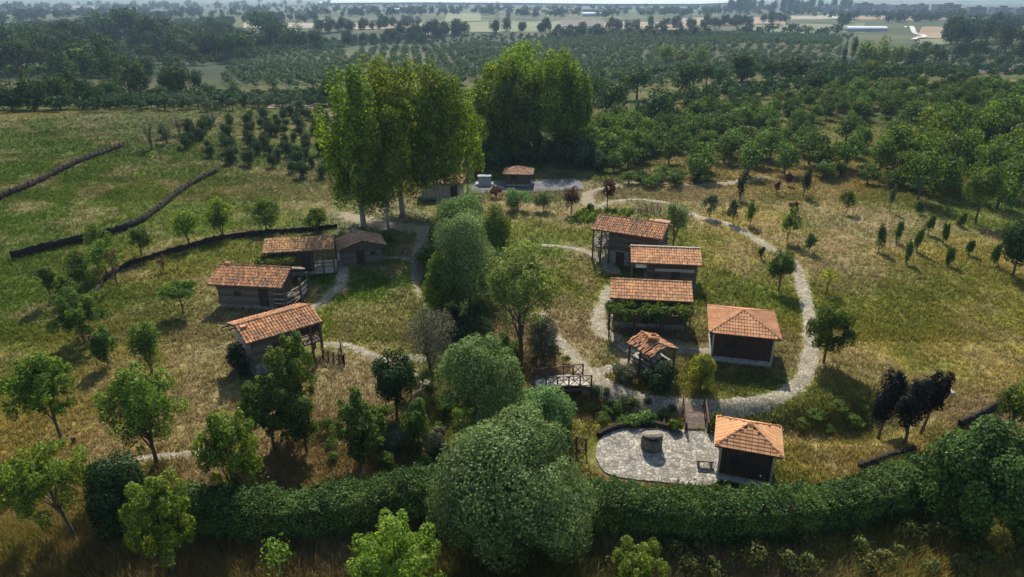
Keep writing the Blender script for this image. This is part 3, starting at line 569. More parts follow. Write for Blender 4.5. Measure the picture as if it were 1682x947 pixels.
 ('shrub', 'green bush beside the left railing of the patio steps', (1108, 708), 686, 26, 'leaf_mid', 1400, .12, dict(ncl=12, cb=.0)),
 ('shrub', 'green bush between the patio steps and the lower hip-roofed hut', (1172, 712), 676, 26, 'leaf_green', 1600, .12, dict(ncl=12, cb=.0)),
 ('shrub', 'pale dry shrub at the lower centre-left under the trees', (650, 735), 700, 60, 'leaf_grey', 4500, .1, dict(ncl=22, cb=.0, multi=3)),
 ('shrub', 'grey dry shrub left of the round willow near the bank', (715, 745), 700, 56, 'leaf_grey', 4200, .1, dict(ncl=20, cb=.0, multi=3)),
 ('shrub', 'dark climbing bush against the left gable of the lowest left barn', (395, 620), 555, 46, 'leaf_dark', 3500, .14, dict(ncl=18, cb=.0)),
 ('round_tree', 'shade tree in a row at the right, on a visible trunk by the golden grass', (1602, 366), 270, 62, 'leaf_mid', 7000, .2, dict(ncl=28, cb=.25)),
 ('round_tree', 'tall dark tree at the right edge above the meadow', (1664, 452), 352, 66, 'leaf_dark', 9000, .2, dict(ncl=30, cb=.02)),
]
for t in TR: tree(t[0], t[1], t[2], t[3], t[4], t[5], t[6], t[7], **t[8])

for x, b, t, w_, lab in ((250, 245, 192, 30, 'bare twiggy tree leftmost of the dry ones beside the round shrubs'), (296, 222, 186, 30, 'bare twiggy tree second from the left beside the round shrubs'), (352, 205, 180, 26, 'bare twiggy tree at the top edge of the round shrub rows'), (275, 235, 200, 22, 'small dry bush between the two bare twiggy trees')):
    tree('dry_tree', lab, (x, b), t, w_, 'leaf_grey', 260, .2, ncl=16, cb=.1, nlimb=14, clr=.3, multi=3, r0=.12)
# small conifers, saplings and the columnar rows in the right meadow
tree('conifer', 'small dark conifer on the dry slope, left of two', (1215, 327), 272, 20, 'leaf_dark', 1500, .17, ncl=16, cb=.05, zst=1.6)
tree('conifer', 'small dark conifer on the dry slope, right of two', (1320, 323), 274, 26, 'leaf_dark', 2000, .17, ncl=16, cb=.03, zst=1.4)
SAP = [(1165, 356, 318, 30, 'leaf_olive'), (1203, 366, 325, 26, 'leaf_olive'), (1232, 370, 322, 24, 'leaf_green'), (1293, 398, 335, 36, 'leaf_green'), (1328, 414, 382, 24, 'leaf_mid'), (1390, 350, 308, 30, 'leaf_green'), (1461, 348, 300, 14, 'leaf_olive'), (1250, 425, 405, 12, 'leaf_mid'), (1275, 318, 295, 12, 'leaf_rust'), (1293, 305, 283, 14, 'leaf_rust'), (1303, 352, 330, 20, 'leaf_rust')]
words = ['grey-green sapling above the ring path beside the left bend', 'grey-green sapling second in line above the ring path', 'green sapling third in line above the ring path', 'thin tall green sapling above the round path tree', 'dark sapling on the tan patch right of the round path tree', 'thin leaning green sapling in the dry upper meadow', 'slim pale pole-like sapling left of the columnar trees', 'tiny sapling standing in the ring path bend', 'tiny brown sapling between the two conifers', 'tiny reddish sapling just above the brown one between the conifers', 'brown-leaved sapling behind the thin tall green one']
for (x, b, t, w_, l), lab in zip(SAP, words):
    tree('sapling', lab, (x, b), t, w_, l, int(60 * w_), .16, ncl=12, cb=.12, nlimb=7, r0=.05, group='young saplings planted in the dry right meadow')
COLS = [(1443, 413, 366), (1471, 399, 360), (1505, 413, 371), (1488, 433, 394), (1524, 384, 351), (1548, 400, 364), (1557, 436, 405), (1590, 419, 394), (1631, 436, 400), (1576, 372, 348), (1508, 352, 330), (1656, 405, 380)]
cw = ['leftmost columnar young tree in the right meadow', 'second columnar young tree from the left, in the back row', 'columnar young tree in the middle of the planted group', 'columnar young tree closest to the camera in the left half', 'short columnar young tree at the back left of the dark trees', 'columnar young tree behind the right-hand front one', 'bushy columnar young tree at the front right with a clear shadow', 'stubby columnar young tree near the golden grass', 'columnar young tree beside the dark tree at the right edge', 'columnar young tree at the upper right under the shade tree', 'columnar young tree farthest up the slope', 'columnar young tree against the woods at the right edge']
for (x, b, t), lab in zip(COLS, cw):
    tree('columnar_tree', lab, (x, b), t, 17, 'leaf_mid', 1500, .15, ncl=18, cb=-.02, zst=1.6, clr=.40, r0=.05, nlimb=4, group='columnar young trees planted in the right meadow')

# repeated small trees: a few mesh variants, each tree an object
def variant(kind, i):
    sp = dict(far=dict(n=900, rad=(1, 1, .9), ncl=20, leaf=.17, lf='leaf_far', clr=.4, tr=.0), olive=dict(n=700, rad=(1, 1, .8), ncl=16, leaf=.17, lf='leaf_olive', clr=.4, tr=.5), wood=dict(n=1600, rad=(1, 1, 1), ncl=26, leaf=.13, lf='leaf_mid', clr=.38, tr=.1),
              orch=dict(n=1300, rad=(1.05, 1.05, .85), ncl=22, leaf=.15, lf='leaf_orchard', clr=.36, tr=.25), shrub=dict(n=1500, rad=(.8, .8, .95), ncl=26, leaf=.13, lf='leaf_shrub', clr=.42, tr=-.12))[kind]
    V, F, cc = crown_np(sp['n'], sp['rad'], sp['ncl'], sp['leaf'], 900 + i * 7 + hash_(kind), sp['rad'][2] * .95 + sp['tr'], sp['clr'], 1, .2, .55, nr=.36)
    mb = trunk_mb(1.6, .075, cc, i, nlimb=5)
    n0 = len(V); V2 = np.array(mb.v); F4 = np.array([f for f in mb.f if len(f) == 4]) + n0
    return npmesh('tree_shape', np.vstack([V, V2]), np.vstack([F, F4]), [sp['lf'], 'bark'], mi=[0] * len(F) + [1] * len(F4))
def hash_(s): return sum(ord(c) * (i + 3) for i, c in enumerate(s)) % 500
VARS = {k: [variant(k, i) for i in range(4)] for k in ('far', 'olive', 'wood', 'orch', 'shrub')}
def recol(me, lf):
    m = me.copy(); m.materials[0] = MATS[lf]; return m
VARS['farolive'] = [recol(m, 'leaf_far_olive') for m in VARS['far'][:3]]
VARS['scrub'] = [recol(m, 'leaf_scrub') for m in VARS['olive'][:3]]
VARS['dwood'] = [recol(m, 'leaf_wood') for m in VARS['wood']]
VARS['bright'] = [recol(m, 'leaf_green') for m in VARS['wood'][:3]]
def scatter(poly, n, mind, seed, jitter_row=None):
    r = np.random.default_rng(seed); xs = [p[0] for p in poly]; ys = [p[1] for p in poly]; out = []
    cnt = 0; px = r.uniform(min(xs), max(xs), n * 14); py = r.uniform(min(ys), max(ys), n * 14); m = inpoly(px, py, poly); P = G(px[m], py[m]).T
    acc = []
    for p in P:
        if len(acc) >= n: break
        if all((p[0] - q[0]) ** 2 + (p[1] - q[1]) ** 2 > mind * mind for q in acc): acc.append(p)
    return acc
def rows(poly, sx, sy, ang, seed, jit=.25, maxn=400, drop=.06):
    r = np.random.default_rng(seed); P = np.array(gline(poly)); c = P.mean(0); ext = np.abs(P - c).max() * 1.5; a = np.arange(-ext, ext, sx); b = np.arange(-ext, ext, sy)
    A, B = np.meshgrid(a, b); A = A.ravel() + r.normal(0, jit * sx * .4, A.size); B = B.ravel() + r.normal(0, jit * sy * .4, B.size); ca, sa = math.cos(R(ang)), math.sin(R(ang))
    X = c[0] + A * ca - B * sa; Y = c[1] + A * sa + B * ca; m = inpoly(X, Y, [tuple(p) for p in P]) & (r.random(len(X)) > drop); X, Y = X[m], Y[m]
    return [(x, y, float(z)) for x, y, z in zip(X, Y, H(X, Y))]
def clear(pts, lanes):
    for ln, w_ in lanes:
        L_ = gline(ln); pts = [p for p in pts if float(dist_poly(p[0], p[1], L_)) > w_]
    return pts
def plant(pts, kind, name, label, cat, group, smin, smax, seed, aspect=(1, 1)):
    rn = random.Random(seed)
    for p in pts:
        o = link(name, rn.choice(VARS[kind]), None, (p[0], p[1], p[2] - .05), rn.random() * 6.28); s = rn.uniform(smin, smax); s *= .62 if (s > 3.4 and p[1] < 240) else 1; a = rn.uniform(*aspect); o.scale = (s, s * rn.uniform(.85, 1.15), s * a)
        tag(o, label, cat, group)
def merged(pts, kind, name, smin, smax, seed, lf, n=110, leaf=.34, rad=(1, 1, .8)):
    """one stuff object holding many far trees"""
    rn = np.random.default_rng(seed); Vs = []; base = [crown_np(n, rad, 9, leaf, seed + i, rad[2] * 1.1, .5)[0] for i in range(4)]
    for p in pts:
        s = rn.uniform(smin, smax); a = rn.random() * 6.28; v = base[rn.integers(4)] * s; ca, sa = math.cos(a), math.sin(a)
        Vs.append(np.column_stack([v[:, 0] * ca - v[:, 1] * sa + p[0], v[:, 0] * sa + v[:, 1] * ca + p[1], v[:, 2] + p[2]]))
    V = np.vstack(Vs); F = np.arange(len(V)).reshape(-1, 4); o = link(name, npmesh(name, V, F, lf)); return tag(o, kind='stuff')

plant(rows([(262, 232), (300, 206), (522, 178), (575, 262), (560, 300), (500, 296), (380, 268)], 3.1, 3.5, 20, 5, .5, drop=.14), 'shrub', 'round_shrub', 'dark round shrub in the planted rows left of the tall poplars', 'shrub', 'dark round shrubs planted in rows left of the poplars', .95, 1.5, 5, (1, 1.25))
plant(clear(rows([(965, 290), (1010, 208), (1190, 180), (1400, 156), (1690, 146), (1690, 235), (1500, 250), (1440, 262), (1330, 262), (1150, 268)], 3.9, 4.5, 12, 6, .5, drop=.05), [([(1365, 270), (1364, 205)], 2.3), ([(1440, 262), (1438, 200)], 2.3), ([(1285, 285), (1290, 255)], 3.0), ([(1180, 270), (1190, 262)], 3.0)]), 'orch', 'orchard_tree', 'green orchard tree in the dense grove on the right slope', 'tree', 'orchard trees covering the right slope', 1.45, 2.45, 6)
plant(scatter([(1440, 290), (1500, 245), (1682, 215), (1682, 350), (1620, 340), (1560, 330), (1500, 330)], 34, 4.0, 8), 'wood', 'woodland_tree', 'tall green tree in the wood at the right edge above the columnar trees', 'tree', 'trees of the wood at the right edge', 2.3, 3.3, 8, (1, 1.35))
plant(scatter([(1440, 270), (1530, 230), (1560, 250), (1500, 300)], 6, 4.0, 9), 'bright', 'woodland_tree', 'brighter green tree at the front of the right-hand wood', 'tree', 'bright trees in front of the right-hand wood', 2.6, 3.3, 9, (1, 1.3))
plant(scatter([(20, 175), (60, 150), (250, 140), (330, 150), (300, 178), (100, 182)], 8, 5, 10), 'dwood', 'woodland_tree', 'dark tree standing behind the crest of the left meadow', 'tree', 'dark trees behind the crest of the left meadow', 2.6, 4.2, 10, (1, 1.4))
plant(scatter([(0, 120), (0, 62), (150, 45), (330, 55), (430, 72), (520, 74), (440, 96), (300, 112), (200, 118), (180, 128), (70, 128)], 90, 7, 11), 'dwood', 'woodland_tree', 'dark tree in the thick wood at the upper left', 'tree', 'dark trees of the thick wood at the upper left', 5.0, 7.5, 11, (.9, 1.25))
def sized(lst, kinds, name, label, cat, group, seed):
    rn = random.Random(seed)
    for x, b, t, w_ in lst:
        p = g1(x, b); h, W = px_size(p, t, w_); me = rn.choice(VARS[kinds]); o = link(name, me, None, (p.x, p.y, p.z - .3), rn.random() * 6.28); zz = 1.95 if kinds != 'shrub' else 1.75
        o.scale = (W / 2.05, W / 2.05, (h + .3) / zz); tag(o, label, cat, group)
sized([(1003, 190, 130, 80), (1080, 205, 144, 84), (1046, 162, 110, 62), (1125, 155, 98, 62), (1218, 133, 84, 64), (1300, 130, 90, 66), (1265, 128, 98, 40), (1160, 178, 138, 44), (1336, 150, 118, 44), (975, 170, 120, 50), (1180, 148, 110, 36), (1160, 138, 104, 34), (1345, 122, 98, 36), (1375, 124, 98, 40), (1020, 145, 116, 44), (990, 160, 128, 40), (1250, 112, 88, 30), (1100, 178, 150, 40), (1040, 218, 180, 40), (1130, 190, 160, 34)], 'dwood', 'round_tree', 'large dark round tree in the belt behind the right orchard', 'tree', 'large dark round trees in the belt behind the right orchard', 12)
sized([(1440, 118, 62, 44), (1415, 118, 66, 34), (1470, 114, 72, 34), (1150, 112, 74, 40), (1092, 112, 72, 42), (1120, 108, 80, 30), (1430, 128, 98, 40)], 'bright', 'light_tree', 'paler green tree in the belt behind the right orchard', 'tree', 'paler trees in the belt behind the right orchard', 13)
sized([(1397, 112, 56, 13), (1383, 112, 64, 11)], 'dwood', 'narrow_tree', 'one of two narrow dark columnar trees in the belt at the upper right', 'tree', 'two narrow dark trees at the upper right', 14)
sized([(1500, 112, 70, 46), (1535, 104, 72, 44), (1580, 98, 62, 40), (1610, 92, 58, 44), (1650, 86, 40, 48), (1620, 70, 30, 50), (1675, 100, 66, 40), (1600, 112, 88, 32), (1470, 130, 104, 34), (1545, 120, 100, 30), (1640, 110, 88, 26), (1680, 80, 46, 30), (1520, 84, 66, 24), (1575, 140, 118, 34), (1500, 140, 120, 30), (1555, 142, 122, 30), (1635, 140, 126, 34), (1565, 128, 106, 34)], 'dwood', 'round_tree', 'bluish dark tree in the scattered belt at the upper right corner', 'tree', 'scattered dark trees at the upper right corner', 15)
sized([(225, 160, 98, 56), (300, 160, 106, 54), (332, 160, 112, 30), (140, 135, 72, 80), (190, 140, 76, 60), (110, 140, 84, 50), (58, 182, 116, 66), (100, 180, 124, 52), (160, 178, 132, 44), (185, 172, 132, 38), (20, 180, 130, 46), (130, 178, 112, 50), (245, 132, 92, 40), (268, 170, 140, 30), (350, 165, 138, 26), (385, 160, 140, 30), (460, 168, 144, 36), (540, 172, 128, 36), (515, 166, 140, 30)], 'dwood', 'round_tree', 'large dark round tree between the upper left wood and the left meadow', 'tree', 'large dark trees between the upper left wood and the left meadow', 16)
sized([(215, 75, 8, 70), (180, 78, 22, 60), (250, 82, 24, 60), (120, 92, 30, 70), (60, 96, 34, 70), (15, 100, 36, 60), (90, 110, 52, 60), (30, 124, 60, 70), (300, 92, 40, 64), (345, 96, 48, 60), (400, 98, 52, 56), (430, 70, 14, 46), (455, 74, 20, 46), (447, 84, 34, 40), (490, 82, 40, 44), (520, 84, 46, 36), (275, 68, 26, 44), (370, 66, 34, 44), (150, 60, 24, 40), (320, 72, 38, 40)], 'dwood', 'round_tree', 'large dark crown rising above the thick wood at the upper left', 'tree', 'large dark crowns above the thick upper left wood', 17)
plant(scatter([(950, 262), (955, 225), (1010, 215), (1060, 240), (1060, 275)], 14, 4, 14), 'wood', 'woodland_tree', 'dark tree at the right foot of the right poplar clump', 'tree', 'dark trees at the foot of the right poplar clump', 2.2, 3.0, 14)
plant(scatter([(770, 290), (790, 250), (970, 245), (990, 282), (880, 272), (830, 272)], 34, 2.6, 15), 'shrub', 'dark_shrub', 'dark bush filling the foot of the right poplar clump', 'shrub', 'dark bushes at the foot of the right poplars', 1.6, 2.5, 15)
plant(scatter([(1100, 285), (1170, 262), (1240, 262), (1420, 268), (1430, 285), (1200, 288), (1120, 300)], 16, 5, 16), 'orch', 'orchard_tree', 'spreading dark tree on the lower edge of the right orchard', 'tree', 'spreading trees on the lower edge of the right orchard', 2.2, 3.3, 16)
plant(scatter([(1030, 300), (1120, 288), (1170, 292), (1140, 306), (1060, 308)], 12, 1.6, 17), 'orch', 'low_bush', 'low olive-green bush on the bank right of the paved yard', 'shrub', 'low bushes on the bank right of the paved yard', 1.0, 1.7, 17, (.6, .8))
plant(scatter([(1330, 290), (1400, 280), (1560, 310), (1540, 330), (1420, 300)], 16, 2.5, 18), 'orch', 'low_bush', 'low bush along the upper edge of the right meadow', 'shrub', 'low bushes along the upper edge of the right meadow', 1.1, 2.0, 18, (.6, .9))
plant(scatter([(160, 178), (400, 168), (520, 166), (520, 176), (330, 184)], 50, 3, 19), 'olive', 'low_bush', 'low grey-green bush in the strip behind the left meadow', 'shrub', 'low bushes in the strip behind the left meadow', 1.2, 2.0, 19, (.7, .9))
plant(scatter([(700, 470), (740, 500), (800, 545), (860, 600), (800, 610), (740, 570), (700, 520)], 18, 1.1, 44), 'shrub', 'dark_shrub', 'dark bush in the shaded stream bed between the central trees', 'shrub', 'dark bushes in the shaded stream bed', .6, 1.25, 44, (.7, 1.1))
plant(scatter([(690, 380), (720, 380), (730, 470), (700, 470)], 9, 1.0, 45), 'wood', 'stream_bush', 'mid green bush along the dirt path left of the central willows', 'shrub', 'bushes along the dirt path by the central willows', .6, 1.2, 45, (.9, 1.3))
plant(scatter([(870, 560), (905, 545), (935, 600), (880, 612)], 9, .9, 46), 'scrub', 'low_bush', 'brownish low bush on the bank above the footbridge', 'shrub', 'low bushes on the bank above the footbridge', .45, .85, 46, (.7, 1))
plant(scatter([(640, 640), (720, 600), (740, 680), (700, 760), (620, 770)], 16, 1.1, 47), 'wood', 'low_bush', 'small green bush among the trees left of the round willow', 'shrub', 'small bushes among the trees left of the round willow', .35, .8, 47, (.8, 1.2))
plant(scatter([(740, 690), (800, 720), (930, 720), (950, 690), (860, 690)], 12, 1.0, 48), 'bright', 'low_bush', 'green bush along the stream right of the round willow', 'shrub', 'green bushes along the stream below the round willow', .5, .95, 48, (.8, 1.1))
plant(scatter([(980, 700), (1000, 668), (1100, 682), (1110, 695), (1050, 698)], 14, .9, 21), 'orch', 'low_bush', 'low weedy bush in the ditch behind the stone patio', 'shrub', 'low bushes in the ditch behind the patio', .45, .75, 21, (.6, .8))
plant(scatter([(1290, 712), (1300, 680), (1420, 672), (1420, 700), (1340, 712)], 16, .9, 22), 'bright', 'low_bush', 'low bright green bush in the ditch right of the lower hip-roofed hut', 'shrub', 'low bright bushes in the ditch right of the lower hut', .5, .8, 22, (.5, .7))
plant(scatter([(960, 665), (975, 640), (1110, 675), (1100, 690), (1000, 690)], 14, .8, 23), 'shrub', 'low_bush', 'dark low bush on the stream bank below the ring path', 'shrub', 'dark low bushes on the bank below the ring path', .4, .7, 23, (.6, .9))
plant(scatter([(530, 760), (540, 700), (700, 740), (720, 770), (600, 780)], 14, 1.2, 24), 'orch', 'low_bush', 'small weedy bush on the rough ground above the hedge', 'shrub', 'weedy bushes on the rough ground above the hedge', .35, .7, 24, (.7, 1))
plant(scatter([(560, 947), (700, 925), (720, 947)], 5, .8, 25) + scatter([(960, 940), (1150, 900), (1682, 880), (1682, 947), (980, 947)], 30, .9, 26), 'scrub', 'low_bush', 'scrubby olive-brown bush in the rough grass below the hedge', 'shrub', 'scrubby bushes in the rough grass below the hedge', .45, .85, 25, (.7, 1))
# far groves that nobody could count
merged(rows([(365, 150), (380, 78), (560, 72), (600, 150)], 5.6, 8.5, 25, 31, .2), 'far', 'olive_grove', 1.7, 2.5, 31, 'leaf_far_olive')
merged(rows([(560, 112), (600, 84), (1000, 56), (1380, 62), (1380, 95), (1100, 128), (960, 150), (760, 150)], 6.2, 9, 8, 32, .3), 'far', 'olive_grove', 2.0, 3.0, 32, 'leaf_far_olive')
merged(scatter([(1100, 168), (1200, 150), (1400, 132), (1560, 120), (1400, 146), (1180, 172)], 260, 3, 33), 'far', 'scrub', 1.2, 2.6, 33, 'leaf_far')
merged(scatter([(900, 140), (1100, 120), (1250, 110), (1250, 122), (1060, 150), (950, 170)], 160, 4, 34), 'far', 'scrub', 1.4, 2.4, 34, 'leaf_far_olive')
merged(scatter([(0, 128), (0, 62), (150, 45), (330, 55), (430, 72), (520, 74), (440, 96), (300, 116), (200, 122), (180, 132), (70, 132)], 500, 4, 35), 'far', 'undergrowth', 2.2, 3.6, 35, 'leaf_wood')
merged(scatter([(0, 182), (60, 150), (250, 160), (500, 166), (560, 160), (590, 175), (330, 180), (120, 185)], 240, 2.2, 36), 'far', 'scrub', 1.2, 2.2, 36, 'leaf_far')
merged(scatter([(1060, 130), (1380, 100), (1682, 80), (1682, 128), (1400, 138)], 330, 5, 37), 'far', 'undergrowth', 1.3, 2.4, 37, 'leaf_far')
merged(scatter([(400, 76), (560, 70), (700, 62), (1300, 58), (1400, 60), (1400, 66), (1300, 64), (900, 68), (560, 80), (420, 82)], 260, 7, 38), 'far', 'undergrowth', 1.8, 3.0, 38, 'leaf_far')
merged(scatter([(0, 48), (380, 34), (380, 48), (0, 64)], 300, 8, 39), 'far', 'undergrowth', 3, 5, 39, 'leaf_far')
merged(scatter([(0, 12), (560, 10), (1180, 16), (1682, 20), (1682, 40), (1180, 26), (560, 28), (0, 34)], 700, 14, 40), 'far', 'undergrowth', 4, 9, 40, 'leaf_far')
# belts of trees on the plain
BEL = [((180, 40), (330, 24), 34, 5, 'dark trees on the hill at the far upper left', 5, 7.5), ((330, 40), (520, 32), 40, 5, 'trees of the belt behind the upper left wood', 4, 7), ((520, 52), (700, 40), 34, 4, 'trees around the pale fields at the top', 4, 7), ((640, 62), (860, 50), 30, 3, 'trees between the fields at the top centre', 4, 6.5),
       ((880, 52), (1120, 46), 26, 3, 'trees edging the dark ploughed field', 4, 6.5), ((1130, 46), (1290, 36), 30, 4, 'trees below the tan fields at the upper right', 4, 7), ((830, 30), (1180, 24), 44, 4, 'distant tree line in front of the sea', 5, 9), ((560, 28), (830, 20), 40, 4, 'distant tree line left of the pylon', 5, 9), ((1180, 22), (1400, 18), 40, 2, 'dark cypress row in the distance at the right', 7, 10),
       ((1380, 40), (1560, 32), 24, 3, 'trees around the long white greenhouse', 4, 7), ((1560, 70), (1690, 40), 36, 12, 'trees at the far upper right corner', 5, 9), ((0, 40), (180, 22), 30, 6, 'trees at the far upper left corner', 5, 9), ((0, 16), (560, 10), 50, 6, 'faint trees on the hazy left horizon', 7, 14), ((900, 62), (1380, 56), 50, 5, 'trees along the far edge of the olive plain', 4, 6), ((430, 75), (700, 70), 36, 5, 'trees in front of the pale fields', 3.5, 5.5)]
for k, (a, b, n, sp, gl, s0, s1) in enumerate(BEL):
    r = np.random.default_rng(60 + k); t = r.random(n); px = a[0] + (b[0] - a[0]) * t; py = a[1] + (b[1] - a[1]) * t + r.normal(0, sp * .4, n); P = G(px, np.maximum(py, 1)).T
    D = np.hypot(P[:, 0], P[:, 1]); 
    if gl.startswith(('distant', 'faint', 'trees along the far', 'trees at the far upper left')): merged(P, 'far', 'distant_wood', s0, s1, 60 + k, 'leaf_far'); continue
    plant(P, 'far', 'distant_tree', 'one of the ' + gl, 'tree', gl, s0, s1, 60 + k, (1.3, 2.2) if 'cypress' in gl else (.9, 1.3))

# ---------------------------------------------------------------- hedge along the bottom
def hedge():
    top = [(205, 822), (262, 815), (330, 806), (440, 812), (560, 800), (700, 775), (790, 790), (880, 800), (990, 800), (1100, 812), (1220, 815), (1330, 806), (1430, 788), (1510, 760), (1550, 752)]
    P = np.array([PH(x, y + 4, 2.35)[:2] for x, y in top]); c = np.array(spline([tuple(p) for p in P], 12)); o0 = Vector((c[len(c) // 2][0], c[len(c) // 2][1], 0))
    root = empty('hedge', (o0.x, o0.y, float(H(o0.x, o0.y))), 0, 'long dense clipped green hedge curving along the bottom of the village', 'hedge')
    d = np.gradient(c, axis=0); d /= np.linalg.norm(d, axis=1)[:, None]; nr = np.stack([-d[:, 1], d[:, 0]], 1); L = len(c)
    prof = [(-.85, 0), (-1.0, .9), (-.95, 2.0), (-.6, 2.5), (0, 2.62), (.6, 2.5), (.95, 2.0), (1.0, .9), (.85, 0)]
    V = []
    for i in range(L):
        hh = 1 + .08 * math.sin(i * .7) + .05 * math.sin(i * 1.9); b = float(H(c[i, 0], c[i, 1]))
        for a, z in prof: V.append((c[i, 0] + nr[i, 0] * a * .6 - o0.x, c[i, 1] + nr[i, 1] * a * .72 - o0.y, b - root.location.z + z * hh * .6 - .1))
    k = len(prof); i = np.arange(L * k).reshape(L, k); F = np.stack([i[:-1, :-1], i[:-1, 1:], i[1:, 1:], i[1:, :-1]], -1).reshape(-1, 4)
    link('dark_core', npmesh('dark_core', np.array(V), F, 'soil_wall'), root)  # solid dark core added under the leaves to stop see-through
    r = np.random.default_rng(77); n = 170000; s = r.random(n) * (L - 1); i0 = s.astype(int); f = (s - i0)[:, None]
    C = c[i0] * (1 - f) + c[np.minimum(i0 + 1, L - 1)] * f; Nn = nr[i0]
    u = r.random(n) * 3.0 - 1.5; a = np.clip(u, -.5, .5) * 2; side = np.abs(u) > .5; z = np.where(side, 1 - (np.abs(u) - .5), 1.0)
    rr = np.minimum(1, (np.abs(a) * 1.0) ** 3); z = z - np.where(side, .06, .10 * rr)
    q = 1 + .42 * (fbm(s * 1.1, u * 4, 1.5) - .5) + .5 * (fbm(s * .3 + 40, u * .7, 1.2) - .5) + r.uniform(-.09, .07, n) + (r.random(n) < .03) * r.uniform(.0, .3, n)
    X = C[:, 0] + Nn[:, 0] * a * .95 * q; Y = C[:, 1] + Nn[:, 1] * a * .95 * q; Z = H(C[:, 0], C[:, 1]) + z * 2.35 * (.45 + .55 * q)
    P = np.stack([X - o0.x, Y - o0.y, Z - root.location.z], 1)
    e = np.stack([Nn[:, 0] * a * side, Nn[:, 1] * a * side, np.where(side, .25, .9)], 1) + r.normal(size=(n, 3)) * .55; e /= np.linalg.norm(e, axis=1)[:, None]
    T = np.cross(e, r.normal(size=(n, 3))); T /= np.linalg.norm(T, axis=1)[:, None]; B = np.cross(e, T); sz = (.10 * (.6 + .9 * r.random(n)))[:, None]
    V = np.stack([P - T * sz * .5, P + B * sz * .36, P + T * sz * .5, P - B * sz * .36], 1).reshape(-1, 3)
    link('foliage', npmesh('foliage', V, np.arange(n * 4).reshape(n, 4), 'leaf_hedge'), root)
hedge()

# ---------------------------------------------------------------- curved dark retaining walls
def low_wall(pts, h, t, label, name='retaining_wall', m='soil_wall'):
    c = spline(gline(pts), 10); o0 = Vector((c[0][0], c[0][1], float(H(*c[0])))); V = []; c = np.array(c); d = np.gradient(c, axis=0); d /= np.linalg.norm(d, axis=1)[:, None]; nr = np.stack([-d[:, 1], d[:, 0]], 1)
    rn = random.Random(len(label)); k = len(c); hh = np.interp(np.linspace(0, 1, k), np.linspace(0, 1, len(h)), h) if isinstance(h, list) else np.full(k, h)
    for i in range(k):
        z = float(H(c[i, 0], c[i, 1])) - o0.z; q = hh[i] * (1 + rn.uniform(-.16, .10))
        for a, zz in ((-t / 2, -.3), (-t / 2, q), (t / 2, q), (t / 2, -.3)): V.append((c[i, 0] - o0.x + nr[i, 0] * a, c[i, 1] - o0.y + nr[i, 1] * a, z + zz))
    i = np.arange(k * 4).reshape(k, 4); F = [np.stack([i[:-1, j], i[:-1, (j + 1) % 4], i[1:, (j + 1) % 4], i[1:, j]], -1) for j in range(4)]
    root = empty(name, o0, 0, label, 'wall'); link('panel', npmesh('panel', np.array(V), np.vstack(F + [i[:1, ::-1], i[-1:]]), m), root)
    seg = np.concatenate([[0], np.cumsum(np.hypot(*np.diff(c, axis=0).T))]); npost = min(60, max(3, int(seg[-1] / .9)))
    for q in np.linspace(0, seg[-1], npost):
        x, y = float(np.interp(q, seg, c[:, 0])), float(np.interp(q, seg, c[:, 1])); hq = float(np.interp(q, seg, hh)) * rn.uniform(.95, 1.12); z = float(H(x, y)) - o0.z
        P_ = MB(); P_.tube([(x - o0.x, y - o0.y, z - .3), (x - o0.x + rn.uniform(-.04, .04), y - o0.y, z + hq)], [t * .75, t * .6], 6); P_.build('post', m, root)
low_wall([(-25, 340), (40, 312), (90, 288), (150, 260), (203, 240)], [.8, .65], .2, 'straight dark retaining wall crossing the green meadow at the far left edge')
low_wall([(22, 425), (100, 405), (165, 390), (225, 370), (262, 345), (290, 322), (320, 302), (358, 282)], [.85, .7], .2, 'long S-curved dark retaining wall through the left meadow')
low_wall([(158, 482), (172, 462), (205, 440), (250, 425), (310, 408), (360, 395), (430, 386), (500, 380), (552, 374)], [.35, .45, .55, .6, .6, .5], .25, 'thin dark curved retaining wall behind the left barns')
low_wall([(1412, 770), (1450, 756), (1500, 742)], .4, .25, 'short dark retaining wall behind the right end of the hedge')
low_wall([(1575, 702), (1605, 688), (1640, 668)], .55, .25, 'dark retaining wall beside the young tree at the right edge')
low_wall([(985, 716), (1020, 703), (1070, 700), (1100, 706)], .35, .3, 'low dark stone wall edging the back of the patio')

# ---------------------------------------------------------------- buildings
def tiles(mb, o, u, v, W, L, tw=.22, tl=.34, jit=.02, rn=None, lift=.03, arc=.055, clipf=None):
    """half-round tiles covering a rectangle: o corner at the eave, u along it, v up the slope"""
    o = Vector(o); u = Vector(u).normalized(); v = Vector(v).normalized(); n = u.cross(v); nu = int(W / tw); nv = int(L / tl); tw = W / nu; tl = L / nv
    for j in range(nv):
        for i in range(nu):
            cu = (i + .5) * tw + rn.uniform(-jit, jit); v0 = j * tl - .03 + rn.uniform(-jit, jit); v1 = (j + 1) * tl + .05; sk = rn.uniform(-jit, jit)
            if clipf:
                a, b = clipf((j + .5) * tl)
                if cu < a or cu > b: continue
            vs = []
            for vv, hh, s in ((v0, lift + .03, 0), (v1, lift, sk)):
                for k in (-1, -.5, .5, 1):
                    vs.append(o + u * (cu + s + k * tw * .47) + v * vv + n * (hh + arc * (1 - abs(k)) * 1.6 + (0 if abs(k) < 1 else 0)))
            mb.add(vs, ((0, 1, 5, 4), (1, 2, 6, 5), (2, 3, 7, 6)))
            # front lip
            mb.add([vs[0], vs[1], vs[2], vs[3], vs[3] - n * .03, vs[0] - n * .03], ((0, 5, 4, 3, 2, 1),))
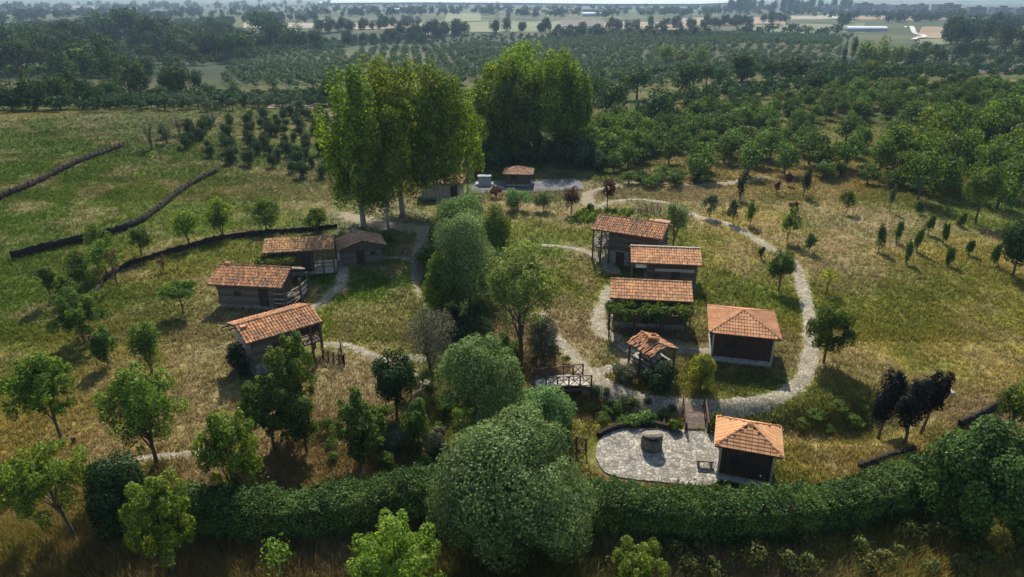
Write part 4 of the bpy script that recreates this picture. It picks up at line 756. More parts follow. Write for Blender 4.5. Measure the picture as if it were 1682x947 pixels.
def gable_roof(root, W, D, he, r, tm, rn, thick=.09, tw=.22, jit=.02, ridge=True, name='roof', deck='old_wood', asym=.5):
    """roof over rectangle x 0..W, y 0..D (front eave y=0), eave height he, ridge rise r at y = D*asym"""
    yr = D * asym; mb = MB(); L1 = math.hypot(yr, r); L2 = math.hypot(D - yr, r)
    tiles(mb, (0, 0, he), (1, 0, 0), (0, yr, r), W, L1, tw=tw, jit=jit, rn=rn)
    tiles(mb, (W, D, he), (-1, 0, 0), (0, -(D - yr), r), W, L2, tw=tw, jit=jit, rn=rn)
    if ridge:
        k = int(W / .35)
        for i in range(k):
            x = (i + .5) * W / k; mb.tube([(x - W / k * .52, yr, he + r + .045), (x + W / k * .52, yr, he + r + .06)], [.085, .095], 7)
    ro = mb.build(name, tm, root)
    dk = MB(); t = thick
    dk.add([(0, 0, he), (W, 0, he), (W, yr, he + r), (0, yr, he + r), (0, 0, he - t), (W, 0, he - t), (W, yr, he + r - t), (0, yr, he + r - t)], ((0, 1, 2, 3), (7, 6, 5, 4), (0, 4, 5, 1), (1, 5, 6, 2), (3, 7, 4, 0)))
    dk.add([(0, D, he), (W, D, he), (W, yr, he + r), (0, yr, he + r), (0, D, he - t), (W, D, he - t), (W, yr, he + r - t), (0, yr, he + r - t)], ((3, 2, 1, 0), (4, 5, 6, 7), (1, 5, 4, 0), (2, 6, 5, 1), (0, 4, 7, 3)))
    for x in np.arange(.15, W, .6):   # rafters under the eave
        dk.beam((x, .02, he - t - .05), (x, yr, he + r - t - .05), .07, .08); dk.beam((x, D - .02, he - t - .05), (x, yr, he + r - t - .05), .07, .08)
    dk.build('rafters', deck, ro)
    return ro
def plank_wall(mb, x0, x1, y, z0, z1, rn, axis='x', h=.19, t=.09, gabletop=None):
    """horizontal logs from x0 to x1 at y (axis x) or along y (axis y)"""
    z = z0; side = 1
    while z < z1 - .02:
        hh = min(h * rn.uniform(.85, 1.15), z1 - z); a, b = x0 - rn.uniform(.0, .08), x1 + rn.uniform(.0, .08)
        if gabletop:
            a, b = gabletop(z + hh / 2, a, b)
            if b - a < .1: break
        off = rn.uniform(-.012, .012)
        c = ((a + b) / 2, y + off, z + hh / 2); d = (b - a, t, hh * .93)
        if axis == 'y': c = (y + off, (a + b) / 2, z + hh / 2); d = (t, b - a, hh * .93)
        mb.box(c, d); z += hh
def window(root, x, y, z, w_, h, axis='x', m='old_wood'):
    f = MB(); g_ = MB(); s = -1
    def bx(m, cx, cz, dx, dz, dy, off):
        if axis == 'x': m.box((x + cx, y + off, z + cz), (dx, dy, dz))
        else: m.box((y + off, x + cx, z + cz), (dy, dx, dz))
    for cx in (-w_ / 2, w_ / 2): bx(f, cx, 0, .07, h + .07, .09, -.02)
    for cz in (-h / 2, h / 2): bx(f, 0, cz, w_ - .07, .07, .09, -.02)
    bx(f, 0, 0, .035, h - .07, .05, -.02)
    bx(g_, 0, 0, w_ - .06, h - .06, .03, 0)
    o = f.build('window', m, root); g_.build('pane', 'glass_dark', o)
def door(root, x, y, w_, h, z0=0, m='dark_wood'):
    d = MB()
    for i in range(5): d.box((x - w_ / 2 + (i + .5) * w_ / 5, y, z0 + h / 2), (w_ / 5 * .94, .05, h))
    o = d.build('door', m, root); hd = MB(); hd.box((x + w_ * .35, y - .06, z0 + h * .5), (.04, .08, .14)); hd.build('handle', 'steel', o)
def chimney(ro, x, y, z0, z1, s, rn, m='stone', cap=True):
    mb = MB(); z = z0
    while z < z1:
        h = .17; mb.box((x + rn.uniform(-.015, .015), y + rn.uniform(-.015, .015), z + h / 2), (s * rn.uniform(.94, 1.06), s * rn.uniform(.94, 1.06), h * .97), rn.uniform(-.05, .05)); z += h
    if cap:
        mb.box((x, y, z + .12), (s * .55, s * .55, .24)); mb.box((x, y, z + .27), (s * 1.25, s * 1.25, .07))
    mb.build('chimney', m, ro)
def house_frame(p1, p2, he, zb=None):
    """front eave corners in pixels at height he above the ground there"""
    m = ((p1[0] + p2[0]) / 2, (p1[1] + p2[1]) / 2)
    z = 0.0
    for _ in range(6):
        q = PH(m[0], m[1], z + he); z = float(H(q[0], q[1]))
    if zb is not None: z = zb
    a = PH(p1[0], p1[1], z + he); b = PH(p2[0], p2[1], z + he)
    return Vector((a[0], a[1], z)), math.atan2(b[1] - a[1], b[0] - a[0]), math.hypot(b[0] - a[0], b[1] - a[1])
FOOT = []
def start_house(name, label, p1, p2, he, D, cat='barn', zb=None, group=None):
    o, rz, W = house_frame(p1, p2, he, zb); root = empty(name, o, rz, label, cat, group)
    M = Matrix.Translation(o) @ Matrix.Rotation(rz, 4, 'Z'); FOOT.append([tuple((M @ Vector(q))[:2]) for q in ((.2, .3, 0), (W - .2, .3, 0), (W - .2, D - .3, 0), (.2, D - .3, 0))])
    return root, W
def corner_posts(root, pts, z1, s=.14, m='old_wood', z0=-.4, name='post'):
    for x, y in pts:
        b = MB(); b.box((x, y, (z0 + z1) / 2), (s, s, z1 - z0)); b.build(name, m, root)
def stone_base(root, x0, x1, y0, y1, z1, rn, m='stone', z0=-.6):
    mb = MB(); s = .32
    def run(a, b, fix, ax):
        z = z0; j = 0
        while z < z1 - .01:
            h = min(.2, z1 - z); p = a - rn.random() * .2
            while p < b:
                L = rn.uniform(.2, .45); q = min(p + L, b); p0 = max(p, a)
                if q - p0 > .05:
                    off = rn.uniform(-.02, .02); c = ((p0 + q) / 2, fix + off, z + h / 2); d = (q - p0 - .02, .24, h - .02)
                    if ax == 'y': c = (fix + off, (p0 + q) / 2, z + h / 2); d = (.24, q - p0 - .02, h - .02)
                    mb.box(c, d, rn.uniform(-.02, .02))
                p += L
            z += h
    run(x0, x1, y0, 'x'); run(x0, x1, y1, 'x'); run(y0 + .13, y1 - .13, x0, 'y'); run(y0 + .13, y1 - .13, x1, 'y'); mb.build('stone_base', m, root)
def log_box(root, x0, x1, y0, y1, z0, z1, r, yr, rn, m='log_wall', gable=True):
    """four log walls with triangular gables"""
    mb = MB(); plank_wall(mb, x0, x1, y0, z0, z1, rn); plank_wall(mb, x0, x1, y1, z0, z1, rn)
    gt = None
    if gable:
        def gt(z, a, b):
            if z < z1: return a, b
            t = (z - z1) / r; return a + (yr - y0) * t, b - (y1 - yr) * t
    for x in (x0 + .05, x1 - .05): plank_wall(mb, y0 + .05, y1 - .05, x, z0, z1 + (r * .85 if gable else 0), rn, 'y', gabletop=gt)
    return mb.build('wall', m, root)

# 1 back left barn
rn = random.Random(1)
root, W = start_house('log_barn', 'log barn with golden-brown tiled roof, farthest back of the left barns', (431, 416), (549, 409), 2.7, 4.0)
ro = gable_roof(root, W, 4.0, 2.7, .72, 'tile_gold', rn, tw=.24, jit=.025, ridge=False)
chimney(ro, .25, 1.9, 2.6, 3.3, .34, rn, cap=False)
stone_base(root, .4, W - 2.2, .5, 3.5, .4, rn); log_box(root, .4, W - 2.2, .5, 3.5, .4, 2.55, .6, 2, rn, 'old_wood')
corner_posts(root, [(W - .2, .2), (W - 1.2, .2), (W - .2, 3.6)], 2.6); door(root, W - 2.8, .42, .8, 1.7, .4); window(root, 1.8, .42, 1.6, .6, .6)
b = MB()
for z in (.9, 1.3): b.beam((W - 2.2, .2, z), (W - .2, .2, z), .06)
b.build('railing', 'old_wood', root)
d = MB(); d.box((W - 1.15, 1.9, .25), (2.1, 3.4, .12)); d.build('porch_floor', 'pale_wood', root)
# vine pergola beside it
def pergola(label, c1, c2, hgt, depth, nleaf, seed, name='vine_pergola', leafm='leaf_green', posts=True):
    o, rz, W = house_frame(c1, c2, hgt); root = empty(name, o, rz, label, 'pergola'); rn = random.Random(seed)
    for x in np.linspace(.1, W - .1, 4):
        for y in (0, depth):
            b = MB(); b.tube([(x, y, -.3), (x, y, hgt)], [.06, .05], 7); b.build('post', 'rail_wood', root)
    b = MB()
    for y in (0, depth): b.beam((0, y, hgt), (W, y, hgt), .08)
    for x in np.linspace(.1, W - .1, 10): b.beam((x, -.2, hgt + .07), (x, depth + .1, hgt + .07), .05)
    b.build('beam', 'rail_wood', root)
    r = np.random.default_rng(seed); n = nleaf; ncl = 60; cc = np.stack([r.random(ncl) * W, -.2 + r.random(ncl) * (depth + .4), hgt + .1 + r.random(ncl) * .25], 1); k = r.integers(ncl, size=n)
    e = r.normal(size=(n, 3)); e /= np.linalg.norm(e, axis=1)[:, None]; P = cc[k] + e * np.array([.42, .36, .26]) * (.4 + .7 * r.random(n))[:, None]
    hang = r.random(n) < .15; P[hang, 2] -= r.random(hang.sum()) * .7; N = e * .4 + r.normal(size=(n, 3)) * .5 + [0, 0, .5]; N /= np.linalg.norm(N, axis=1)[:, None]
    T = np.cross(N, r.normal(size=(n, 3))); T /= np.linalg.norm(T, axis=1)[:, None]; B = np.cross(N, T); s = (.15 * (.6 + .8 * r.random(n)))[:, None]
    V = np.stack([P - T * s * .5, P + B * s * .4, P + T * s * .5, P - B * s * .4], 1).reshape(-1, 3); link('vine', npmesh('vine', V, np.arange(4 * n).reshape(n, 4), leafm), root)
pergola('small vine-covered pergola between the two upper left barns', (418, 436), (478, 434), 1.9, 1.8, 4500, 41)

# 12 small hut right of barn 1: gable to the camera
rn = random.Random(12)
root, W = start_house('small_hut', 'small hut with sagging brown tiled gable roof next to the back left barn', (556, 411), (634, 402), 1.9, 3.4, 'hut')
mb = MB(); half = W / 2; r_ = .75; L = math.hypot(half, r_)
tiles(mb, (0, 3.4, 1.9), (0, -1, 0), (half, 0, r_), 3.5, L, jit=.035, rn=rn); tiles(mb, (W, -.1, 1.9), (0, 1, 0), (-half, 0, r_), 3.5, L, jit=.035, rn=rn)
for i in range(10): y = i * .35; mb.tube([(half, y - .1, 1.95 + r_), (half, y + .27, 1.97 + r_)], [.09, .1], 7)
ro = mb.build('roof', 'tile_brown', root)
dk = MB()
for y in np.linspace(0, 3.35, 7): dk.beam((0, y, 1.84), (half, y, 1.84 + r_), .08); dk.beam((W, y, 1.84), (half, y, 1.84 + r_), .08)
dk.add([(0, 0, 1.88), (half, 0, 1.88 + r_), (half, 3.4, 1.88 + r_), (0, 3.4, 1.88), (W, 0, 1.88), (W, 3.4, 1.88)], ((0, 1, 2, 3), (1, 4, 5, 2))); dk.build('rafters', 'old_wood', ro)
mb = MB()
def gt(z, a, b):
    if z < 1.8: return a, b
    t = (z - 1.8) / r_; return a + (half - .4) * t, b - (half - .4) * t
plank_wall(mb, .4, W - .4, .35, 0, 2.6, rn, gabletop=gt); plank_wall(mb, .4, W - .4, 3.1, 0, 2.6, rn, gabletop=gt); plank_wall(mb, .35, 3.1, .45, 0, 1.8, rn, 'y'); plank_wall(mb, .35, 3.1, W - .45, 0, 1.8, rn, 'y')
mb.build('wall', 'log_wall', root); door(root, W * .45, .27, .8, 1.5); window(root, W * .72, .28, 1.1, .45, .45)
chimney(ro, half - .4, 2.9, 2.2, 2.9, .28, rn, cap=False)

# 2 middle left barn
rn = random.Random(2)
root, W = start_house('log_barn', 'log barn with red-brown tiled roof, middle one of the left barns', (340, 467), (463, 473), 2.3, 4.6)
ro = gable_roof(root, W, 4.6, 2.3, .95, 'tile_old', rn, jit=.025); chimney(ro, .8, 2.5, 2.6, 3.35, .45, rn, m='tile_old', cap=False)
b = MB(); b.beam((W - .3, 2.3, 3.2), (W + 1.2, 2.3, 3.22), .1); b.build('ridge_beam', 'pale_wood', ro)
stone_base(root, .6, W - 1.2, .5, 4.1, .3, rn); log_box(root, .6, W - 1.2, .5, 4.1, .3, 2.15, .8, 2.3, rn)
corner_posts(root, [(W - .1, .5), (W + .5, 2.4), (W - .1, 4.0), (W + .5, 4.0)], 2.2); door(root, W - 2.0, .4, .8, 1.6, .3); window(root, 2.4, .4, 1.4, .55, .5)
b = MB()
for z in (.6, 1.0, 1.5): b.beam((W - 1.1, .5, z), (W - .1, .5, z), .06); b.beam((W - .1, .5, z), (W + .5, 2.4, z), .06); b.beam((W + .5, 2.4, z), (W + .5, 4, z), .06)
for i in range(7): b.beam((W + .5, 2.4 + i * .27, .2), (W + .5, 2.4 + i * .27, 1.5), .04)
b.build('railing', 'pale_wood', root)
d = MB(); d.box((W - .4, 2.4, .3), (1.6, 3.4, .12)); d.build('porch_floor', 'old_wood', root)

# 3 lowest left barn (rotated)
rn = random.Random(3)
root, W = start_house('log_barn', 'log barn with red gable roof set at an angle, lowest of the left barns', (404, 565), (530, 528), 2.9, 4.1)
ro = gable_roof(root, W, 4.1, 2.9, .62, 'tile_old', rn, jit=.02); chimney(ro, .45, 1.6, 2.9, 3.5, .38, rn, m='tile_old', cap=False)
b = MB(); b.beam((-.4, 2.05, 3.38), (.4, 2.05, 3.4), .12); b.beam((-.45, 3.95, 2.8), (1, 3.95, 2.8), .12); b.build('ridge_beam', 'old_wood', ro)
stone_base(root, .45, W - 1.7, .45, 3.6, .9, rn); log_box(root, .45, W - 1.7, .45, 3.6, .9, 2.75, .55, 2.05, rn)
g = MB()
def gt(z, a, b):
    if z < 2.75: return a, b
    t = (z - 2.75) / .55; return a + 1.5 * t, b - 1.5 * t
plank_wall(g, .5, 3.55, .38, 1.5, 3.2, rn, 'y', h=.35, t=.05, gabletop=gt); g.build('gable_boards', 'plaster', root)
corner_posts(root, [(W - .15, .3), (W - .9, .3), (W - .15, 3.3), (W - .15, 1.8)], 2.85, .15)
d = MB(); d.box((W - .95, 1.85, 1.25), (1.7, 3.1, .12)); d.build('porch_floor', 'old_wood', root)
d = MB()
for z in (1.6, 1.95): d.beam((W - 1.7, .3, z), (W - .15, .3, z), .06); d.beam((W - .15, .3, z), (W - .15, 3.3, z), .06)
for i in range(11): d.beam((W - .15, .3 + i * .3, 1.25), (W - .15, .3 + i * .3, 1.95), .04)
d.box((W - .95, .36, 2.35), (1.45, .05, .6)); d.build('railing', 'dark_wood', root); window(root, 2.2, .36, 2.0, .5, .5)

# 4 upper right barn
rn = random.Random(4)
root, W = start_house('log_barn', 'two-storey log barn with open porch under its left end, uppermost of the right barns', (972, 376), (1088, 393), 3.5, 4.4)
ro = gable_roof(root, W, 4.4, 3.5, .9, 'tile_old', rn, jit=.03); chimney(ro, W - 1.9, 2.6, 4.0, 4.5, .32, rn, m='tile_old', cap=False)
b = MB(); b.box((W - 1.0, 3.3, 4.0), (1.6, 1.2, .5), 0, 0, 0); b.build('roof_hatch', 'tile_brown', ro)
stone_base(root, 1.9, W - .4, .5, 3.9, 1.5, rn, 'stone'); log_box(root, 1.9, W - .4, .5, 3.9, 1.5, 3.35, .75, 2.2, rn, 'old_wood')
corner_posts(root, [(.15, .2), (1.0, .2), (1.85, .2), (.15, 4.1), (.15, 2.1), (1.85, 4.1)], 3.45, .15)
d = MB(); d.box((1.0, 2.15, 1.6), (1.8, 3.9, .12)); d.build('porch_floor', 'old_wood', root)
d = MB()
for i in range(9): d.beam((.35 + i * .18 + rn.uniform(-.03, .03), .25, -.1), (.3 + i * .18 + rn.uniform(-.08, .08), .25, 1.5), .05)
d.build('stakes', 'pale_wood', root)
d = MB()
for z in (1.95, 2.3): d.beam((.15, .2, z), (1.85, .2, z), .06); d.beam((.15, .2, z), (.15, 4.1, z), .06)
for i in range(3): d.beam((.3, .6 + i * .3, 2.6 + .15 * i), (1.7, .6 + i * .3, 2.7), .09)
d.build('railing', 'pale_wood', root)
d = MB(); d.box((W + .15, .9, 1.3), (.5, .06, 2.9)); d.build('side_board', 'plaster', root)
door(root, 3.0, .36, .85, 1.4); window(root, 4.6, .38, 2.5, .5, .45)

# 5 second right barn
rn = random.Random(5)
root, W = start_house('log_barn', 'low barn with its sunlit ridge painted as a pale strip, second from the top of the right barns', (1036, 431), (1154, 436), 2.5, 4.2)
ro = gable_roof(root, W, 4.2, 2.5, .85, 'tile_orange', rn, jit=.012); b = MB(); b.box((W / 2, 2.12, 3.46), (W, .22, .05)); b.build('ridge_highlight', 'pale_wood', ro)  # pale strip added on the ridge stands for its sunlit line
stone_base(root, 1.7, W - .4, .5, 3.7, .35, rn); log_box(root, 1.7, W - .4, .5, 3.7, .35, 2.35, .7, 2.1, rn, 'old_wood')
corner_posts(root, [(.15, .2), (.15, 3.9), (1.6, .2)], 2.45, .15); d = MB(); d.box((1.0, .42, 2.05), (1.0, .05, .35)); d.build('porch_board', 'white_sheet', root)
d = MB(); d.box((W - 2.4, .38, 1.75), (3.6, .05, .28)); d.build('facing_board', 'plaster', root); window(root, 2.5, .38, 1.2, .5, .5); door(root, 4.2, .37, .8, 1.3, .35)

# 6 third right barn + vine pergola
rn = random.Random(6)
root, W = start_house('log_barn', 'orange-roofed barn directly behind the long vine pergola', (1002, 489), (1139, 496), 2.8, 3.9)
ro = gable_roof(root, W, 3.9, 2.8, .85, 'tile_orange', rn, jit=.010)
stone_base(root, .4, W - .4, .5, 3.4, .5, rn); log_box(root, .4, W - .4, .5, 3.4, .5, 2.65, .7, 1.95, rn, 'old_wood'); door(root, 3.1, .37, .9, 1.6, .5)
for x in (1.3, 4.6): window(root, x, .37, 1.7, .6, .5)
pergola('long vine-covered pergola in front of the third right barn', (1000, 514), (1136, 520), 2.2, 1.5, 14000, 61)

# 7 oven shelter
rn = random.Random(77)
root, W = start_house('oven_shelter', 'small stone oven shelter with rough crooked terracotta roof and squat chimney', (1030, 562), (1070, 588), 2.1, 2.5, 'shelter')
ro = gable_roof(root, W, 2.5, 2.1, .55, 'tile_old', rn, jit=.07, ridge=True)
mb = MB()
for i in range(16): a = i / 16 * 6.28; mb.rockblob((W / 2 + math.cos(a) * .32, 1.25 + math.sin(a) * .3, 2.75 + rn.uniform(-.1, .15)), (.17, .16, .13), rn)
mb.tube([(W / 2, 1.25, 2.5), (W / 2, 1.25, 2.85)], [.33, .28], 9); mb.build('chimney', 'tile_old', ro)
stone_base(root, .4, W - .35, .4, 2.1, 1.2, rn); corner_posts(root, [(.15, .15), (W - .15, .15), (.15, 2.3), (W - .15, 2.3), (W / 2, .15)], 2.05, .11, 'rail_wood')
d = MB()
for i in range(20): d.rockblob((.6 + rn.random() * (W - 1.2), .7 + rn.random() * 1.0, 1.25 + rn.random() * .35), (.28, .25, .2), rn)
d.build('oven', 'plaster', root)
d = MB()
for z in (.8, 1.2): d.beam((.15, .15, z), (W - .15, .15, z), .07)
d.build('railing', 'rail_wood', root)

# 8, 9, 10 hip roofed huts
def hip_house(name, label, p1, p2, he, p3, rise, tm, seed, wall='dark_wood', base=.45, apex=None, white=True, stairs=False, deck=True, smoothroof=False, zb=None):
    rn = random.Random(seed); o, rz, W = house_frame(p1, p2, he, zb); z = o.z; q = PH(p3[0], p3[1], z + he); v = Vector((q[0] - o.x, q[1] - o.y)); D = abs(-v.x * math.sin(rz) + v.y * math.cos(rz))
    root = empty(name, o, rz, label, 'hut'); M = Matrix.Translation(o) @ Matrix.Rotation(rz, 4, 'Z'); FOOT.append([tuple((M @ Vector(q))[:2]) for q in ((.2, .2, 0), (W - .2, .2, 0), (W - .2, D - .2, 0), (.2, D - .2, 0))])
    mb = MB(); ax, ay = W / 2, D / 2; A = Vector((ax, ay, he + rise))
    def side(o_, u, ln, inward):
        Ls = math.hypot(inward, rise); vv = Vector((-u[1] * inward, u[0] * inward, rise))
        tiles(mb, o_, (*u, 0), vv, ln, Ls, tw=.2 if not smoothroof else .3, tl=.3 if not smoothroof else .2, jit=.008 if not smoothroof else .003, rn=rn, arc=.05 if not smoothroof else .008, clipf=lambda t: (t / Ls * ln / 2 + .02, ln - t / Ls * ln / 2 - .02))
    side((0, 0, he), (1, 0), W, D / 2); side((W, 0, he), (0, 1), D, W / 2); side((W, D, he), (-1, 0), W, D / 2); side((0, D, he), (0, -1), D, W / 2)
    for c in ((0, 0), (W, 0), (W, D), (0, D)):
        a = Vector((*c, he + .05)); n = 12
        for i in range(n): mb.tube([a.lerp(A + Vector((0, 0, .05)), i / n), a.lerp(A + Vector((0, 0, .05)), (i + 1.15) / n)], [.085, .07] if not smoothroof else [.04, .04], 6)
    ro = mb.build('roof', tm, root)
    dk = MB(); dk.add([(0, 0, he), (W, 0, he), (W, D, he), (0, D, he), tuple(A), (0, 0, he - .1), (W, 0, he - .1), (W, D, he - .1), (0, D, he - .1)], ((0, 1, 4), (1, 2, 4), (2, 3, 4), (3, 0, 4), (0, 5, 6, 1), (1, 6, 7, 2), (2, 7, 8, 3), (3, 8, 5, 0), (8, 7, 6, 5))); dk.build('eaves', 'dark_wood', ro)
    if white:
        g = MB(); g.beam((W + .03, -.03, he - .02), (W + .03, D + .03, he - .02), .07, .09); g.build('gutter', 'pale_wood', ro)
    i_ = .4; stone_base(root, i_, W - i_, i_, D - i_, base, rn)
    mb = MB()
    def vplanks(a, b, fix, axis):
        n = int((b - a) / .17); s = (b - a) / n
        for k in range(n):
            c = a + (k + .5) * s; p = (c, fix + rn.uniform(-.006, .006), (base + he - .1) / 2); d = (s * .94, .06, he - .1 - base)
            if axis == 'y': p = (p[1], p[0], p[2]); d = (d[1], d[0], d[2])
            mb.box(p, d)
    vplanks(i_, W - i_, i_, 'x'); vplanks(i_, W - i_, D - i_, 'x'); vplanks(i_, D - i_, i_, 'y'); vplanks(i_, D - i_, W - i_, 'y'); mb.build('wall', wall, root)
    for x, y in ((i_ - .03, i_ - .03), (W - i_ + .03, i_ - .03)): b = MB(); b.box((x, y, he / 2), (.12, .12, he - .12)); b.build('post', 'pale_wood' if white else wall, root)
    d = MB(); d.box((W * .72, i_ - .05, base + .85), (.85, .05, 1.6)); d.build('door', wall, root)
    window(root, W * .35, i_ - .04, base + 1.0, .7, .6, m='dark_wood')
    fl = MB(); fl.box((W / 2, i_ - .28, base - .12), (W - 2 * i_, .32, .1)); fl.build('porch_step', 'stone', root)
    return root, W, D
hip_house('hip_roofed_hut', 'dark square hut with red-tiled pyramid roof inside the ring path', (1165, 546), (1283, 558), 2.55, (1180, 503), .95, 'tile_hip', 8, base=.5)
hip_house('hip_roofed_hut', 'dark square hut with smooth orange pyramid roof at the edge of the stone patio', (1174, 731), (1286, 751), 2.4, (1191, 685), .85, 'shingle', 9, base=.35, smoothroof=True)
hip_house('garden_pavilion', 'small pavilion with brown hipped roof in front of the right poplar clump', (826, 286), (875, 287), 1.8, (834, 276), .75, 'tile_brown', 10, wall='old_wood', base=.3, white=False)
rn = random.Random(11)
root, W = start_house('farm_shed', 'low brown-roofed shed half hidden under the left poplars', (688, 303), (765, 301), 2.2, 4.0, 'shed')
ro = gable_roof(root, W, 4.0, 2.2, .8, 'tile_brown', rn); stone_base(root, .3, W - .3, .4, 3.6, .4, rn); log_box(root, .3, W - .3, .4, 3.6, .4, 2.1, .7, 2, rn, 'plaster'); door(root, W - 1.6, .3, .9, 1.6, .3, 'dark_wood')
# grey stone monument block in the yard
p = g1(796, 303); mb = MB(); mb.box((0, 0, .12), (2.6, 1.6, .3)); mb.box((0, .1, .75), (1.7, .9, 1.0)); mb.box((0, .1, 1.28), (1.95, 1.1, .1))
o = mb.build('stone_fountain', 'concrete', None, p); tag(o, 'pale grey stone fountain block in the paved yard left of the small pavilion', 'fountain')

# ---------------------------------------------------------------- bridges, rails, fences
def railing(root, a, b, n, h, m='rail_wood', cross=True, name='railing'):
    a = Vector(a); b = Vector(b)
    for i in range(n + 1):
        p = a.lerp(b, i / n); q = MB(); q.box((p.x, p.y, p.z + h / 2 - .15), (.1, .1, h + .3)); q.build('post', m, root)
    mb = MB()
    for z in (h * .98, h * .15): mb.beam(a + Vector((0, 0, z)), b + Vector((0, 0, z)), .07, .05)
    if cross:
        for i in range(n):
            p, q = a.lerp(b, i / n), a.lerp(b, (i + 1) / n); mb.beam(p + Vector((0, 0, h * .15)), q + Vector((0, 0, h * .95)), .04); mb.beam(p + Vector((0, .03, h * .95)), q + Vector((0, .03, h * .15)), .04)
    mb.build(name, m, root)
zb = float(H(PH(972, 630, 0)[0], PH(972, 630, 0)[1])) + .12
fa, fb, ba, bb = [Vector(PH(x, y, zb)) for x, y in ((878, 640), (971, 635), (876, 625), (957, 616))]
root = empty('footbridge', (fa + bb) / 2, 0, 'wooden footbridge with cross-braced railings over the stream', 'bridge'); c0 = root.location.copy()
def arch(t): return .35 * math.sin(t * math.pi)
mb = MB(); n = 34
for i in range(n):
    t = (i + .5) / n; a = fa.lerp(fb, t) - c0; b = ba.lerp(bb, t) - c0; z = arch(t) * .6; mb.beam(a + Vector((0, 0, z)), b + Vector((0, 0, z)), (fb - fa).length / n * .92, .06)
mb.build('deck', 'pale_wood', root)
mb = MB()
for p, q in ((fa, fb), (ba, bb)):
    mb.beam(p - c0 + Vector((0, 0, -.14)), q - c0 + Vector((0, 0, -.14)), .16, .2)
mb.build('girder', 'rail_wood', root)
railing(root, fa - c0, fb - c0, 5, .95); railing(root, ba - c0, bb - c0, 5, .95)
# abutment
mb = MB(); rn = random.Random(5)
for i in range(14): mb.rockblob(((fb - c0).x - .3 + rn.uniform(-.5, .1), (fb - c0).y + .2 + i % 5 * .35, -.55 - .3 * (i // 7)), (.3, .25, .2), rn)
mb.build('abutment', 'stone', root)
# plank steps down to the patio
pa, pb = g1(1139, 668), Vector(PH(1142, 706, ZP)); pa.z += .12; pb.z += .06; c0 = (pa + pb) / 2
root = empty('ramp_bridge', c0, 0, 'short plank ramp with wooden railings from the ring path down to the patio', 'ramp'); mb = MB(); n = 14; hw = .62
for i in range(n):
    t = (i + .5) / n; p = pa.lerp(pb, t) - c0; mb.beam(p + Vector((-hw, 0, 0)), p + Vector((hw, 0, 0)), (pb - pa).length / n * .92, .06)
mb.build('deck', 'old_wood', root)
for s in (-1, 1): railing(root, pa - c0 + Vector((s * (hw + .08), 0, 0)), pb - c0 + Vector((s * (hw + .08), -.3, 0)), 3, .75)
# rails near the big willow
a, b = g1(931, 736), g1(962, 742); root = empty('wooden_gate', a, 0, 'small wooden rail gate at the left end of the stone patio', 'gate'); railing(root, (0, 0, 0), b - a, 2, 1.0)
# lattice fence right of the lowest left barn
a, b = g1(532, 590), g1(566, 600); c = g1(560, 570)
root = empty('lattice_fence', a, 0, 'brown lattice fence in the yard right of the lowest left barn', 'fence'); railing(root, (0, 0, 0), b - a, 4, .9); railing(root, b - a, c - a, 3, .9)
a, b = g1(500, 455), g1(500, 480)
# rough pen behind the upper right barn
a, b = g1(1052, 352), g1(1084, 350); root = empty('wooden_pen', a, 0, 'small dark timber frame on the slope behind the upper right barn', 'pen'); railing(root, (0, 0, 0), b - a, 3, .9, 'old_wood'); railing(root, (0, 1.4, 0), b - a + Vector((0, 1.4, 0)), 3, .9, 'old_wood')
a, b = g1(130, 562), g1(166, 560); root = empty('low_rail_fence', a, 0, 'low brown rail fence under the broad tree in the left meadow', 'fence'); railing(root, (0, 0, 0), b - a, 4, .5, cross=False)
a, b = g1(0, 166), g1(14, 163); root = empty('picnic_rail', a, 0, 'small wooden rail on the crest at the left edge', 'fence'); railing(root, (0, 0, 0), b - a, 2, 1.2, 'old_wood', cross=False)

# stumps beside the left tree
for (x, y, hh, lab) in ((69, 738, .75, 'dark upright tree stump left of the slanting tree'), (88, 732, .5, 'short leaning stump between the tall stump and the slanting tree'), (122, 727, .45, 'small stump right of the slanting tree trunk')):
    p = g1(x, y); mb = MB(); mb.tube([(0, 0, -.2), (.02, 0, hh * .5), (.05, 0, hh)], [.16, .13, .11], 9); o = mb.build('tree_stump', 'bark', None, p); tag(o, lab, 'stump', 'stumps beside the slanting tree')
# well on the patio
p = Vector(PH(1072, 742, ZP)); p.y += .5; root = empty('stone_well', p, .1, 'round stone well with a thick lid in the middle of the patio', 'well'); rn = random.Random(9)
mb = MB()
for j in range(4):
    for k in range(12):
        a = (k + j * .5) / 12 * 6.283; mb.box((math.cos(a) * .52, math.sin(a) * .52, .1 + j * .19), (.22, .29, .18), a, 0, 0)
mb.build('drum', 'stone_brown', root)
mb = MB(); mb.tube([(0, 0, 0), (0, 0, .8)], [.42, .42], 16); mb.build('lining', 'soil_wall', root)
mb = MB(); mb.tube([(0, -.05, .88), (0, -.03, .97), (0, 0, 1.04)], [.62, .64, .5], 20); mb.tube([(0, 0, .78), (0, 0, .95)], [.3, .3], 10); mb.build('lid', 'stone_brown', root)
# bench
p = Vector(PH(1157, 766, ZP)); root = empty('stone_bench', p, -.12, 'low stone slab bench on the patio beside the lower hip-roofed hut', 'bench'); mb = MB(); mb.box((0, .1, .42), (.95, .4, .08)); mb.build('seat', 'stone_brown', root)
for s in (-1, 1): mb = MB(); mb.box((s * .36, .1, .19), (.14, .34, .38)); mb.build('leg', 'concrete', root)
